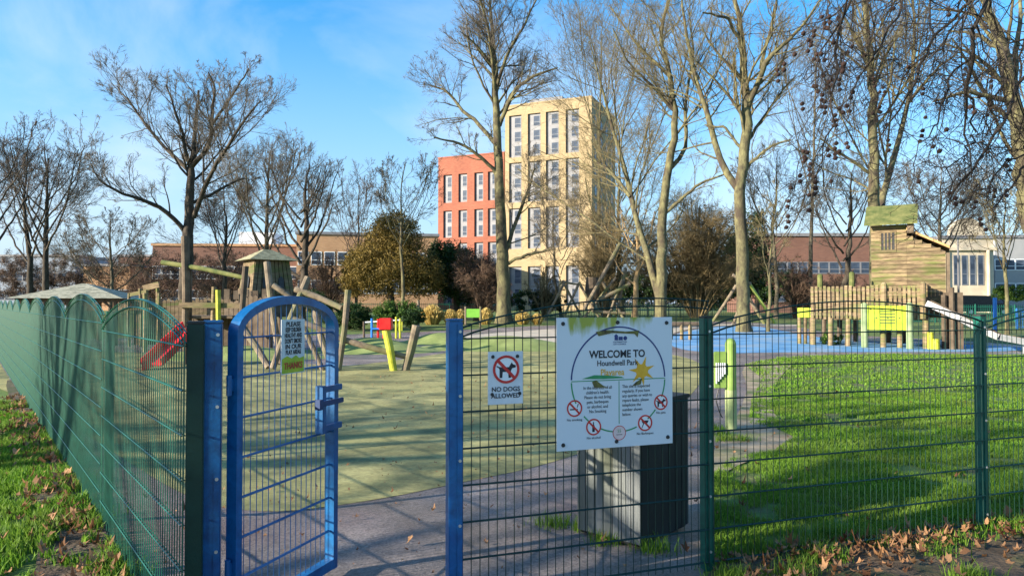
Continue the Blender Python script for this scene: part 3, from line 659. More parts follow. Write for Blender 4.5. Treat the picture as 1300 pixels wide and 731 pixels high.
# ------------------------------------------------------------------ trees: numpy grown
def unit(a): return a / (np.linalg.norm(a, axis=-1, keepdims=True) + 1e-9)
def tubes(P, Rr, sides):
    """P (n,k,3), Rr (n,k) -> V, F"""
    n, k, _ = P.shape; T = unit(np.gradient(P, axis=1)); ref = np.where(np.abs(T[:, :1, 2:3]) > .9, np.array([1., 0, 0]), np.array([0, 0, 1.]))
    U = unit(np.cross(T, np.broadcast_to(ref, T.shape))); Wv = np.cross(T, U)
    a = np.arange(sides) * 2 * np.pi / sides
    V = P[:, :, None] + Rr[:, :, None, None] * (np.cos(a)[None, None, :, None] * U[:, :, None] + np.sin(a)[None, None, :, None] * Wv[:, :, None])
    base = (np.arange(n)[:, None, None] * k + np.arange(k - 1)[None, :, None]) * sides; j = np.arange(sides)[None, None]
    Fq = np.stack([base + j, base + (j + 1) % sides, base + sides + (j + 1) % sides, base + sides + j], -1).reshape(-1, 4)
    return V.reshape(-1, 3), Fq
def resample(pts, rad, k):
    pts = np.array([tuple(p) for p in pts], float); d = np.r_[0, np.cumsum(np.linalg.norm(np.diff(pts, axis=0), axis=1))]; t = np.linspace(0, d[-1], k)
    # gentle catmull style smoothing through linear interpolation + 1-2-1 filter
    q = np.stack([np.interp(t, d, pts[:, i]) for i in range(3)], 1); q[1:-1] = (q[:-2] + 2 * q[1:-1] + q[2:]) / 4
    return q, np.interp(t, d, rad)
def grow(rg, P, Rr, nper, ratio, ang, K, wob, trop, rfac, rmin, tmin=.25, up_bias=0.0, lmul=None, flat=0):
    """children for each branch in P (n,k,3)"""
    n, k, _ = P.shape; Ln = np.linalg.norm(np.diff(P, axis=1), axis=2).sum(1)
    m = np.maximum(1, np.round(nper * np.ones(n)).astype(int)) if np.isscalar(nper) else np.maximum(1, nper.astype(int))
    idx = np.repeat(np.arange(n), m); tt = tmin + (1 - tmin) * rg.random(len(idx)) ** .8; tt = np.clip(tt, 0, .999)
    f = tt * (k - 1); i0 = f.astype(int); fr_ = (f - i0)[:, None]
    S0 = P[idx, i0] * (1 - fr_) + P[idx, i0 + 1] * fr_; r0 = Rr[idx, i0] * (1 - fr_[:, 0]) + Rr[idx, i0 + 1] * fr_[:, 0]
    T = unit(P[idx, i0 + 1] - P[idx, i0])
    rnd = rg.normal(size=T.shape); rnd[:, 2] += up_bias; side = unit(rnd - (rnd * T).sum(1, keepdims=True) * T)
    a = (ang + rg.normal(0, .18, len(idx)))[:, None]; D = unit(T * np.cos(a) + side * np.sin(a))
    Lc = (Ln[idx] if lmul is None else lmul) * ratio * (1.15 - .7 * tt) * (.6 + .7 * rg.random(len(idx)))
    pts = [S0]; cur = S0; dd = D
    for s in range(K):
        dd = unit(dd + rg.normal(size=dd.shape) * wob + np.array([0, 0, trop])); cur = cur + dd * (Lc / K)[:, None]; pts.append(cur)
    Pn = np.stack(pts, 1); rr0 = np.maximum(r0 * rfac, rmin)
    Rn = rr0[:, None] * np.linspace(1, .35, K + 1)[None]; Rn = np.maximum(Rn, rmin * .7)
    return Pn, Rn
def bare_tree(label, trunk, limbs, Y, seed, bark, twig, dens=1.0, wob=.16, trop=.06, depth=.35, rmin=.0095, Lk=(.5, .5, .58), group=None, cat='tree', name='bare_tree', raw=False, droop=0.0):
    """trunk: [(px,py,halfwidth_px)...]; limbs: list of such, standing at depth Y (their own spread in depth is random)"""
    rg = np.random.default_rng(seed); pxm = Y / F
    def conv(l, first=False, amp=0.0):
        q = []; a = rg.choice([-1, 1]) * depth * (.5 + rg.random())
        for i, (px, py, r_) in enumerate(l):
            p = W(px, py, Y); L_ = math.hypot(px - l[0][0], py - l[0][1]) * pxm
            yy_ = Y + amp * a * L_; sc_ = yy_ / Y
            p = Vector((p.x * sc_, yy_, EYE + (p.z - EYE) * sc_)) if amp else p
            q.append(p)
        return q, [r_ * pxm * (1 if not amp else .8) for (_, _, r_) in l]
    base = foot(trunk[0][0], Y)
    t = thing(name, label, cat, tuple(base), 0, group)
    tp, tr = conv(trunk); tp[0] = Vector((base.x, base.y, base.z - .1))
    tp.insert(1, Vector((base.x, base.y, base.z + .5))); tr = [tr[0] * 1.35] + tr[:1] + tr[1:]
    Pt, Rt = resample(tp, tr, 26); Pt[3:] += rg.normal(0, tr[1] * .12, Pt[3:].shape) * np.array([1, 1, .3])
    o3 = np.array(base)
    V, Fq = tubes(Pt[None] - o3, Rt[None], 12); link('trunk', npmesh('trunk', V, Fq, bark), t)
    LP, LR = [], []
    for l in limbs:
        p, r_ = conv(l, amp=1.0); q, rr = resample(p, r_, 14); q[1:] += np.cumsum(rg.normal(0, .03, q[1:].shape), 0) * pxm * 26; LP.append(q); LR.append(rr)
    q, rr = resample([Vector(x_) for x_ in Pt[12:]], Rt[12:], 14)
    allP = [q] + LP; allR = [rr] + LR
    P0, R0_ = np.stack(allP), np.stack(allR); parts = [(np.stack(LP), np.stack(LR), 8)] if LP else []
    Ln = np.linalg.norm(np.diff(P0, axis=1), axis=2).sum(1); npm = np.clip(Ln * 2.3 * dens, 6, 28)
    P1, R1 = grow(rg, P0, R0_, npm, Lk[0], .7, 8, wob * .75, trop, .36, rmin * 1.35, tmin=.12)
    L1 = np.linalg.norm(np.diff(P1, axis=1), axis=2).sum(1)
    P2, R2 = grow(rg, P1, R1, np.clip(L1 * 3.0 * dens, 4, 13), Lk[1], .62, 6, wob * .9, trop - droop, .5, rmin * .95, tmin=.12)
    P3, R3 = grow(rg, P2, R2, 6.0 * dens, Lk[2], .6, 4, wob, trop - droop, .6, rmin * .72, tmin=.1)
    P3b, R3b = grow(rg, P3, R3, 3.6 if dens >= .7 else 2.6, .8, .55, 3, wob, trop - droop, .7, rmin * .6, tmin=.15)
    parts += [(P1, R1, 6)]
    for lst, nm, mm in ((parts, 'limbs', bark), ([(P2, R2, 4), (P3, R3, 3), (P3b, R3b, 3)], 'crown', twig)):
        Vs, Fs, off = [], [], 0
        for P_, R_, sd in lst:
            V, Fq = tubes(P_ - o3, R_, sd); Vs.append(V); Fs.append(Fq + off); off += len(V)
        link(nm, npmesh(nm, np.concatenate(Vs), np.concatenate(Fs), mm), t)
    return t
bare_tree('tall pale-barked bare tree standing in front of the joint between the red and yellow blocks',
    [(640, 392, 9.5), (638, 345, 8), (636, 270, 6.5), (633, 200, 5.5), (630, 140, 4.6), (627, 80, 3.4), (624, 30, 2.2), (622, -15, 1.2)],
    [[(634, 228, 3.6), (625, 215, 3.2), (601, 197, 2.6), (576, 183, 2), (548, 180, 1)], [(632, 186, 4), (611, 159, 3.4), (584, 134, 2.7), (565, 109, 2), (546, 104, 1)],
     [(634, 160, 3.6), (655, 115, 3), (683, 96, 2.2), (708, 88, 1)], [(630, 120, 3), (622, 71, 2.4), (616, 33, 1.8), (606, -10, 1)], [(631, 110, 3), (644, 66, 2.4), (661, 33, 1.8), (677, -10, 1)],
     [(636, 334, 4), (650, 296, 3.2), (666, 257, 2.4), (680, 215, 1.3)], [(640, 336, 3), (661, 323, 2.4), (700, 316, 1.2)], [(628, 90, 2.4), (605, 60, 1.8), (585, 40, 1)]],
    46, 11, M_bark_moss, M_twig_mid, 1.0)
bare_tree('widest bare tree on the left, with one long low limb reaching left',
    [(236, 400, 8.5), (236, 340, 7.5), (238, 300, 6.5), (241, 256, 5.5), (242, 222, 4.5), (246, 190, 3), (250, 150, 2), (252, 115, 1)],
    [[(240, 217, 3.6), (217, 197, 3), (192, 172, 2.4), (167, 133, 1.7), (150, 110, .9)], [(241, 212, 3), (234, 187, 2.6), (229, 148, 2), (215, 105, 1)],
     [(243, 212, 4), (266, 182, 3.2), (268, 138, 2.4), (274, 112, 1.7), (264, 92, .9)], [(246, 276, 4), (261, 236, 3.5), (286, 197, 2.6), (315, 153, 1.8), (337, 130, .9)],
     [(236, 296, 4), (212, 268, 3.4), (187, 256, 2.7), (158, 249, 2), (128, 232, 1.3), (119, 210, .8)], [(240, 260, 3), (280, 240, 2.2), (310, 225, 1.2)], [(268, 160, 2.4), (295, 120, 1.7), (312, 90, .9)]],
    42, 21, M_bark_dark, M_twig_mid, .95, rmin=.0105)
bare_tree('stout mossy bare tree with a V of limbs, left of the wooden play fort',
    [(944, 402, 8.5), (941, 328, 7.8), (940, 273, 7.2), (940, 235, 6.8), (947, 180, 6.5), (948, 137, 5.8), (944, 82, 4.6), (941, 33, 3.5), (930, -15, 2)],
    [[(937, 240, 6), (911, 202, 5.2), (900, 148, 4.4), (884, 104, 3.6), (873, 49, 2.8), (867, -10, 1.6)], [(948, 140, 5), (969, 82, 3.8), (999, 52, 2.8), (1026, 25, 2), (1045, 0, 1)],
     [(966, 88, 3), (977, 33, 2.4), (988, -10, 1.5)], [(945, 60, 3), (922, 25, 2.3), (889, 19, 1.3)], [(944, 190, 2.6), (922, 164, 2), (893, 158, 1.1)], [(945, 215, 2.8), (977, 186, 2), (1002, 178, 1)]],
    36, 31, M_bark_moss, M_twig_gold, .75, rmin=.008)
bare_tree('bare tree with two tall crooked pale stems, right of the yellow block',
    [(838, 392, 8), (840, 330, 6.5), (842, 257, 5.5), (850, 208, 5), (858, 160, 4.2), (852, 100, 3.2), (838, 45, 2.4), (850, -10, 1.5)],
    [[(837, 378, 6.5), (822, 328, 5.4), (803, 263, 4.6), (792, 208, 3.8), (776, 164, 2.8), (766, 110, 2), (750, 50, 1)], [(850, 215, 4), (872, 190, 3.2), (868, 130, 2.6), (880, 70, 1.8), (872, 10, 1)],
     [(800, 250, 3), (775, 215, 2.3), (745, 195, 1.2)], [(855, 140, 3), (830, 110, 2.2), (800, 80, 1.5), (780, 30, 1)], [(845, 270, 3), (880, 235, 2.2), (915, 215, 1.2)], [(853, 100, 3), (800, 50, 2), (770, 5, 1)]],
    40, 41, M_bark_moss, M_twig_gold, .75, rmin=.008)
bare_tree('bare tree of two tall mossy stems rising directly behind the wooden play fort',
    [(1113, 402, 8), (1112, 330, 7.5), (1111, 262, 7), (1108, 208, 6), (1108, 137, 5), (1105, 71, 4), (1097, 0, 3), (1095, -40, 2)],
    [[(1113, 300, 6), (1122, 255, 5.6), (1132, 213, 5), (1149, 159, 4.2), (1160, 98, 3.4), (1163, 44, 2.6), (1160, -20, 1.6)], [(1108, 222, 3), (1081, 202, 2.4), (1059, 191, 1.8), (1038, 176, 1)],
     [(1106, 90, 3), (1085, 50, 2.2), (1065, 10, 1.2)], [(1155, 130, 2.8), (1185, 90, 2.2), (1215, 60, 1.2)], [(1108, 150, 2.4), (1130, 110, 1.8), (1135, 40, 1)]],
    38, 51, M_bark_moss, M_twig_gold, .75, rmin=.008)
bare_tree('large pale-limbed bare tree at the right edge of the view',
    [(1322, 400, 15), (1318, 330, 13), (1305, 250, 11), (1297, 191, 9.5), (1288, 126, 8.5), (1272, 60, 7), (1256, 22, 5.5), (1243, -20, 4)],
    [[(1289, 131, 5), (1256, 124, 3.6), (1223, 117, 2.8), (1180, 128, 1.3)], [(1288, 110, 5), (1294, 60, 4), (1298, 10, 2.8), (1300, -30, 2)], [(1270, 60, 4), (1240, 40, 2.8), (1205, 35, 1.5)], [(1300, 210, 4), (1280, 190, 3), (1262, 150, 2), (1240, 120, 1)]],
    24, 61, M_bark_moss, M_twig_mid, .6, rmin=.007)
# middling trees
def simple(label, px, top, sp, Y, seed, hw, bark, twig, dens=.8, fork=.3, n=8, rmin=.0115, name='bare_tree', base=398, trop=.06, lean=0):
    rg = np.random.default_rng(seed); hgt = base - top
    wx = np.cumsum(rg.normal(0, 2.2, 9)); tr = [(px + lean * t + (wx[i] if i else 0), base - hgt * t, hw * (1 - t) ** .9 * .97 + .22) for i, t in enumerate((0, .15, .3, .42, .55, .68, .8, .9, 1))]; tr[0] = (px, base, hw)
    lm = []
    for i in range(n):
        t0 = fork + (.68 - fork) * i / n; s = 1 if i % 2 else -1; e = sp * (1 - .5 * abs(t0 - fork)) * (.7 + .5 * rg.random()); y0 = base - hgt * t0; x0 = px + lean * t0
        y1 = max(top + 6 + 10 * rg.random(), y0 - hgt * (.32 + .3 * rg.random())); h0 = hw * (1 - .8 * t0) * .55
        lm.append([(x0, y0, h0), (x0 + s * e * .45, y0 - (y0 - y1) * .3, h0 * .75), (x0 + s * e * .8, y0 - (y0 - y1) * .65, h0 * .5), (x0 + s * e, y1, .7)])
    return bare_tree(label, tr, lm, Y, seed, bark, twig, dens, rmin=rmin, name=name, trop=trop)
simple('slender dark bare tree at the far left, right-hand of a close pair', 57, 176, 54, 50, 71, 4.4, M_bark_dark, M_twig_mid, .7)
simple('dark bare tree at the far left, left-hand of a close pair', 40, 190, 36, 53, 72, 4.2, M_bark_dark, M_twig_dark, .7)
simple('dark bare tree cut by the left edge of the view', -8, 150, 52, 44, 73, 5, M_bark_dark, M_twig_dark, .7)
simple('low rounded bare tree behind the shingled shelter', 140, 268, 46, 58, 74, 2.6, M_bark_mid, M_twig_mid, 1.0, fork=.12, n=9)
simple('bare many-limbed tree to the right of the widest left-hand tree', 338, 176, 44, 52, 75, 4.2, M_bark_mid, M_twig_mid, .7, fork=.26, n=10)
simple('bare tree with a thick dark trunk behind the timber tower', 382, 196, 46, 49, 76, 6.0, M_bark_dark, M_twig_mid, .7, fork=.22, n=10)
simple('thin dark bare sapling over the left of the brick building', 452, 222, 20, 62, 77, 2, M_bark_dark, M_twig_dark, .6)
simple('slim pale-stemmed bare tree in front of the olive evergreen', 512, 202, 32, 44, 78, 2.4, M_bark_moss, M_twig_mid, .7, fork=.4)
simple('bare tree with dark twigs between the widest tree and the tower', 285, 225, 36, 55, 79, 3.2, M_bark_dark, M_twig_dark, .8)
simple('fine bare tree with pale twigs between the stout tree and the fort', 985, 190, 44, 55, 80, 2.8, M_bark_mid, M_twig_mid, .75, fork=.3, n=9)
simple('slim pale sapling right beside the stout mossy tree', 975, 240, 14, 36, 81, 2.2, M_bark_moss, M_twig_gold, .5, n=4)
simple('dark leaning bare tree just left of the wooden fort', 1062, 205, 40, 52, 82, 4.4, M_bark_dark, M_twig_mid, .8, lean=22)
simple('golden-twigged bare tree against the right side of the yellow block', 790, 150, 46, 56, 83, 3.2, M_bark_moss, M_twig_gold, .6, fork=.2, n=9)
simple('thin bare tree growing in front of the yellow block', 712, 235, 34, 60, 84, 2, M_bark_mid, M_twig_mid, .7, fork=.25)
simple('slim pale bare tree near the cream building on the right', 1278, 235, 26, 34, 85, 2.4, M_bark_moss, M_twig_gold, .6)
simple('bare tree standing beyond the fort towards the cream building', 1195, 210, 46, 58, 86, 3.4, M_bark_mid, M_twig_mid, .85, n=8)
simple('short golden bare tree left of the crooked-stemmed tree', 806, 250, 34, 52, 87, 4.0, mat('bark_orange', (.26, .17, .08), (.4, .28, .14), 2, .9), M_twig_gold, .6, fork=.25, n=8)
simple('tall bare tree behind the crooked pale stems at the top of the view', 765, 10, 46, 64, 88, 2.8, M_bark_moss, M_twig_mid, .45, n=8, fork=.45)
simple('bare tree between the stout tree and the fort, far behind', 1030, 30, 48, 66, 89, 2.8, M_bark_mid, M_twig_mid, .42, n=8, fork=.4)
# trees left of the frame whose shadows fall across the playground
for k_i, (X_, Y_, sd, lb) in enumerate(((-14, -2.6, 91, 'bare tree beside the path left of the view'), (-17.5, 1.5, 92, 'second bare tree further left of the view'))):
    t = simple(lb, 650, 60, 150, 18, sd, 19, M_bark_dark, M_twig_dark, .4, n=9, rmin=.02); t.location = (X_, Y_, 0)

# ------------------------------------------------------------------ overhanging plane tree with seed balls (trunk right of the frame)
def plane_tree():
    rg = np.random.default_rng(101); base = Vector((8.3, 5.6, 0)); o3 = np.array(base)
    t = thing('plane_tree', 'plane tree with drooping twigs and dark seed balls hanging into the top right', 'tree', tuple(base))
    tp = [(8.3, 5.6, -.1), (8.3, 5.6, .5), (8.25, 5.7, 3), (8.1, 5.8, 5.5), (7.8, 5.9, 7.5), (7.6, 6.0, 10)]
    P, Rr = resample(tp, [.42, .34, .28, .24, .17, .08], 20); V, Fq = tubes(P[None] - o3, Rr[None], 14); link('trunk', npmesh('trunk', V, Fq, M_bark_moss), t)
    strands = [  # pixel course of the hanging branches, depth, radius px
        ([(1330, -260), (1290, -90), (1250, -10), (1237, 60), (1226, 120), (1221, 170), (1232, 222)], 5.6, 3.4),
        ([(1330, -260), (1200, -140), (1120, -60), (1080, -10), (1062, 30), (1040, 75), (1022, 100)], 5.4, 2.6),
        ([(1120, -60), (1070, 20), (1058, 90), (1062, 150), (1048, 200), (1030, 235)], 5.4, 1.8),
        ([(1200, -140), (1150, -30), (1140, 30), (1110, 70), (1085, 115), (1080, 150)], 5.9, 2.0),
        ([(1250, -10), (1200, 30), (1170, 90), (1150, 130), (1120, 170), (1105, 210)], 6.2, 2.0),
        ([(1340, 20), (1300, 100), (1262, 178), (1230, 215), (1205, 255), (1190, 290)], 5.8, 2.4),
        ([(1350, 120), (1320, 170), (1285, 235), (1262, 262), (1258, 285)], 6.0, 2.0),
        ([(1340, 20), (1310, 40), (1290, 80), (1300, 150), (1282, 200)], 6.4, 1.8),
        ([(1237, 60), (1205, 100), (1190, 150), (1165, 190), (1160, 230)], 5.7, 1.5),
        ([(1226, 120), (1240, 165), (1210, 210), (1195, 262)], 5.6, 1.4),
        ([(1290, -90), (1190, -40), (1180, 10), (1195, 60), (1180, 120)], 6.6, 1.6),
        ([(1200, -140), (1110, -60), (1100, 0), (1120, 50), (1100, 100)], 6.0, 1.5), ([(1290, -90), (1230, -30), (1215, 40), (1150, 90), (1130, 140), (1118, 190)], 6.3, 1.5),
        ([(1340, 20), (1285, 60), (1262, 110), (1250, 170), (1262, 230)], 6.2, 1.5), ([(1350, 120), (1310, 190), (1270, 210), (1235, 250), (1215, 300)], 6.3, 1.5),
        ([(1120, -60), (1060, -40), (1045, 10), (1060, 60), (1046, 130)], 5.6, 1.5), ([(1250, -10), (1262, 50), (1275, 100), (1268, 160)], 6.5, 1.4)]
    LP, LR = [], []
    for l, Y, r_ in strands:
        pts = [W(a, b, Y + .25 * math.sin(i * 1.7)) for i, (a, b) in enumerate(l)]; k = len(pts)
        q, rr = resample(pts, [r_ * .8 * Y / F * (1.4 - 1.1 * i / (k - 1)) for i in range(k)], 16); q[1:] += rg.normal(0, .022, q[1:].shape); LP.append(q); LR.append(rr)
    # limbs from the trunk to the strands that start off-frame
    hub = []
    for tgt, z0 in ((W(1330, -260, 5.5), 4.6), (W(1340, 20, 6.0), 3.4), (W(1350, 120, 6.0), 2.9)):
        s_ = Vector((8.2, 5.7, z0)); m_ = (s_ + tgt) / 2 + Vector((0, 0, .35)); q, rr = resample([s_, m_, tgt], [.12, .08, .035], 16); LP.append(q); LR.append(rr)
    P0, R0_ = np.stack(LP), np.stack(LR)
    P1, R1 = grow(rg, P0[:17], R0_[:17], 19, .34, .85, 8, .2, -.03, .42, .0032, tmin=.08)
    P2, R2 = grow(rg, P1, R1, 5, .6, .8, 6, .22, -.06, .6, .0022, tmin=.15)
    P3, R3 = grow(rg, P2, R2, 3, .6, .7, 4, .25, -.06, .7, .0017, tmin=.3)
    for lst, nm in (([(P0, R0_, 8), (P1, R1, 6)], 'limbs'), ([(P2, R2, 4), (P3, R3, 3)], 'crown')):
        Vs, Fs, off = [], [], 0
        for P_, R_, sd in lst:
            V, Fq = tubes(P_ - o3, R_, sd); Vs.append(V); Fs.append(Fq + off); off += len(V)
        link(nm, npmesh(nm, np.concatenate(Vs), np.concatenate(Fs), mat('plane_twig', (.016, .012, .009), (.045, .034, .026), 1.5, .9)), t)
    # seed balls: bumpy spheres with a short stalk
    bm = bmesh.new(); bmesh.ops.create_icosphere(bm, subdivisions=2, radius=.0175)
    for v in bm.verts: v.co *= 1 + random.uniform(-.1, .14); v.co.z -= .06
    stv = MB().tube([(0, 0, 0), (0, 0, -.05)], .0012, 4, cap=False); me = bpy.data.meshes.new('seed_ball'); bm.to_mesh(me); bm.free()
    v0 = [tuple(v.co) for v in me.vertices]; f0 = [tuple(p.vertices) for p in me.polygons]; stv.add(v0, f0)
    bme = stv.mesh('seed_ball', mat('seed_husk', (.018, .008, .006), (.05, .025, .018), 300, .9))
    ends = np.concatenate([P2[:, -1], P1[:, -1], P3[:, -1]]); pr = []
    for e in ends:
        v = Vector(e) - Vector((0, 0, EYE)); x_ = CX + F * v.x / v.y; y_ = 386 - F * v.z / v.y
        wgt = 1.0 if (x_ < 1085 and y_ < 262) else .16
        if 985 < x_ < 1300 and -5 < y_ < 275 and rg.random() < wgt: pr.append(e)
    rg.shuffle(pr); pr = pr[:85]; cnt = 0; extra = MB()
    for e in pr:
        for j in range(int(rg.integers(1, 4))):
            if cnt >= 98:
                ox, oy, oz = e[0] - base.x + rg.normal(0, .012), e[1] - base.y + rg.normal(0, .012), e[2] - base.z - j * .045
                extra.add([(v.co.x + ox, v.co.y + oy, v.co.z + oz) for v in bme.vertices], [tuple(p.vertices) for p in bme.polygons]); continue
            link('seed_ball', bme, t, (e[0] - base.x + rg.normal(0, .01) * (j > 0), e[1] - base.y + rg.normal(0, .01) * (j > 0), e[2] - base.z - j * .045)); cnt += 1
    if extra.v: tag(extra.build('seed_balls', MATS['seed_husk'], t), kind='stuff')
plane_tree()

# ------------------------------------------------------------------ leafy evergreens, hedges, ornamental grass
def foliage(name, label, px, Y, blobs, n, size, m, seed, trunk=True, bark=M_bark_dark, cat='tree', group=None, part='crown', thin=.0):
    """blobs: (cx_px, cy_px, rx_px, ry_px)"""
    rg = np.random.default_rng(seed); base = foot(px, Y); t = thing(name, label, cat, tuple(base), 0, group); pxm = Y / F; pts = []
    tot = sum(b[2] * b[3] for b in blobs)
    for (bx, by, rx, ry) in blobs:
        c = W(bx, by, Y); k = int(n * rx * ry / tot); nc = max(6, k // 90)
        cc = unit(rg.normal(size=(nc, 3))) * (rg.random((nc, 1)) ** .33) * np.array([rx * pxm, (rx * .5 + ry * .5) * pxm * .8, ry * pxm])
        cc[:, 1] = np.clip(cc[:, 1], -3.5, 3.5)
        own = rg.integers(0, nc, k); cr_ = (.22 + .2 * rg.random(nc)) * min(rx, ry) * pxm
        off = unit(rg.normal(size=(k, 3))) * (rg.random((k, 1)) ** .5) * cr_[own][:, None]
        pts.append(cc[own] + off + np.array(c))
    P = np.concatenate(pts); P = P[P[:, 2] > h1(base.x, base.y) + .02]; k = len(P)
    a = unit(rg.normal(size=(k, 3))); b = unit(np.cross(a, rg.normal(size=(k, 3)))); s = size * (.5 + rg.random((k, 1))); q = .35 + thin
    P = P - np.array(base)
    V = np.stack([P - a * s * .5, P + b * s * q * .5, P + a * s * .5, P - b * s * q * .5], 1).reshape(-1, 3); Fq = np.arange(k * 4).reshape(-1, 4)
    link(part, npmesh(part, V, Fq, m, smooth=False), t)
    if trunk:
        x0 = min(b_[1] for b_ in blobs); tp = W(px, x0 + 20, Y) - base
        Pn = np.array([[0, 0, -.1], [.1, 0, tp.z * .3], [0, .1, tp.z * .6], [.1, 0, tp.z * .85]]); r_ = np.array([.3, .24, .16, .06])
        V, Fq = tubes(Pn[None], r_[None], 8); link('trunk', npmesh('trunk', V, Fq, bark), t)
    return t
M_ever = leafmat('evergreen_leaf', (.006, .02, .005), (.035, .075, .015), .15)
M_olivel = leafmat('olive_leaf', (.06, .05, .01), (.30, .21, .055), .25)
M_bushl = leafmat('bush_leaf', (.02, .06, .008), (.11, .19, .03), .25)
M_brownl = leafmat('brown_twigs', (.05, .03, .02), (.16, .10, .065), .1)
M_goldl = leafmat('golden_grass', (.36, .26, .07), (.68, .52, .2), .3)
foliage('evergreen_tree', 'wide olive-brown evergreen tree left of the red block', 495, 50, [(495, 335, 52, 42), (498, 300, 34, 30), (465, 345, 32, 32), (535, 350, 28, 30), (450, 350, 20, 26)], 62000, .2, M_olivel, 201, thin=-.1)
foliage('conifer', 'dark green conifer between the olive evergreen and the red block', 578, 54, [(572, 345, 26, 36), (560, 335, 20, 30), (592, 352, 22, 36)], 40000, .2, M_ever, 202)
foliage('bare_shrub', 'big reddish-brown twiggy shrub below the red block', 605, 50, [(605, 348, 36, 30), (615, 360, 28, 24)], 9000, .4, M_brownl, 203, part='twigs', thin=-.3, cat='shrub')
foliage('evergreen_tree', 'dark green evergreen behind the broad brown-green tree', 960, 68, [(950, 310, 26, 46), (935, 340, 46, 34)], 18000, .26, M_ever, 205)
foliage('shrubbery', 'brown twiggy shrubs in front of the long orange brick building', 415, 64, [(395, 362, 24, 26), (425, 370, 22, 20), (375, 372, 20, 18)], 14000, .3, M_brownl, 232, trunk=False, cat='hedge', part='leaves', thin=-.28)
foliage('evergreen_shrub', 'dark glossy shrub beneath the yellow block', 690, 58, [(672, 382, 30, 12), (700, 384, 22, 10)], 7000, .2, M_ever, 206, trunk=False, cat='shrub', part='leaves')
foliage('bush', 'bright green bush behind the play mounds', 505, 40, [(505, 397, 30, 14), (490, 400, 16, 12)], 11000, .12, M_bushl, 207, trunk=False, cat='bush', part='leaves')
foliage('bush', 'dark rounded bush to the left of the bright green bush', 452, 38, [(450, 402, 24, 16)], 8000, .12, leafmat('mid_leaf', (.012, .035, .008), (.05, .09, .02), .2), 208, trunk=False, cat='bush', part='leaves')
foliage('bush', 'dark low bush right of the bright green bush', 530, 37, [(526, 404, 14, 12)], 4000, .12, M_ever, 209, trunk=False, cat='bush', part='leaves')
foliage('bush', 'small leafy bush growing below the play fort deck', 1052, 27, [(1056, 432, 14, 9)], 3000, .08, M_bushl, 210, trunk=False, cat='bush', part='leaves')
foliage('bush', 'green hedge bush at the right edge by the cream building', 1285, 55, [(1288, 372, 28, 10)], 7000, .14, M_bushl, 211, trunk=False, cat='bush', part='leaves')
foliage('bush', 'dark bush behind the log frame, beside the timber tower', 408, 36, [(402, 385, 18, 16), (415, 395, 20, 14)], 7000, .12, M_ever, 212, trunk=False, cat='bush', part='leaves')
# dark boundary planting far back, a wall of shrubs
rg_ = np.random.default_rng(5)
for i, (a, b, mm, lb) in enumerate(((0, 100, M_brownl, 'brown twiggy shrubbery far left beyond the shelter'), (95, 220, M_brownl, 'brown thicket behind the shingled shelter roof'), (215, 320, M_brownl, 'brown thicket behind the timber tower'), (780, 900, M_ever, 'dark hedge behind the centre log climber'), (895, 1010, M_ever, 'dark hedge behind the log tripod'), (1005, 1110, M_brownl, 'brown shrubs below the dark brick building'))):
    bl = [(a + (b - a) * (k + .5) / 5, 368 + rg_.normal(0, 4), (b - a) / 7, 17 + 5 * rg_.random()) for k in range(5)]
    if i < 3: bl = [(x_, y_ - 14, rx * 1.15, ry + 16) for x_, y_, rx, ry in bl]
    foliage('shrubbery' if mm is M_brownl else 'hedge', lb, (a + b) / 2, 74 + i, bl, 26000 if i < 3 else 14000, .32, mm, 220 + i, trunk=False, cat='hedge', part='leaves', thin=-.25 if mm is M_brownl else 0)
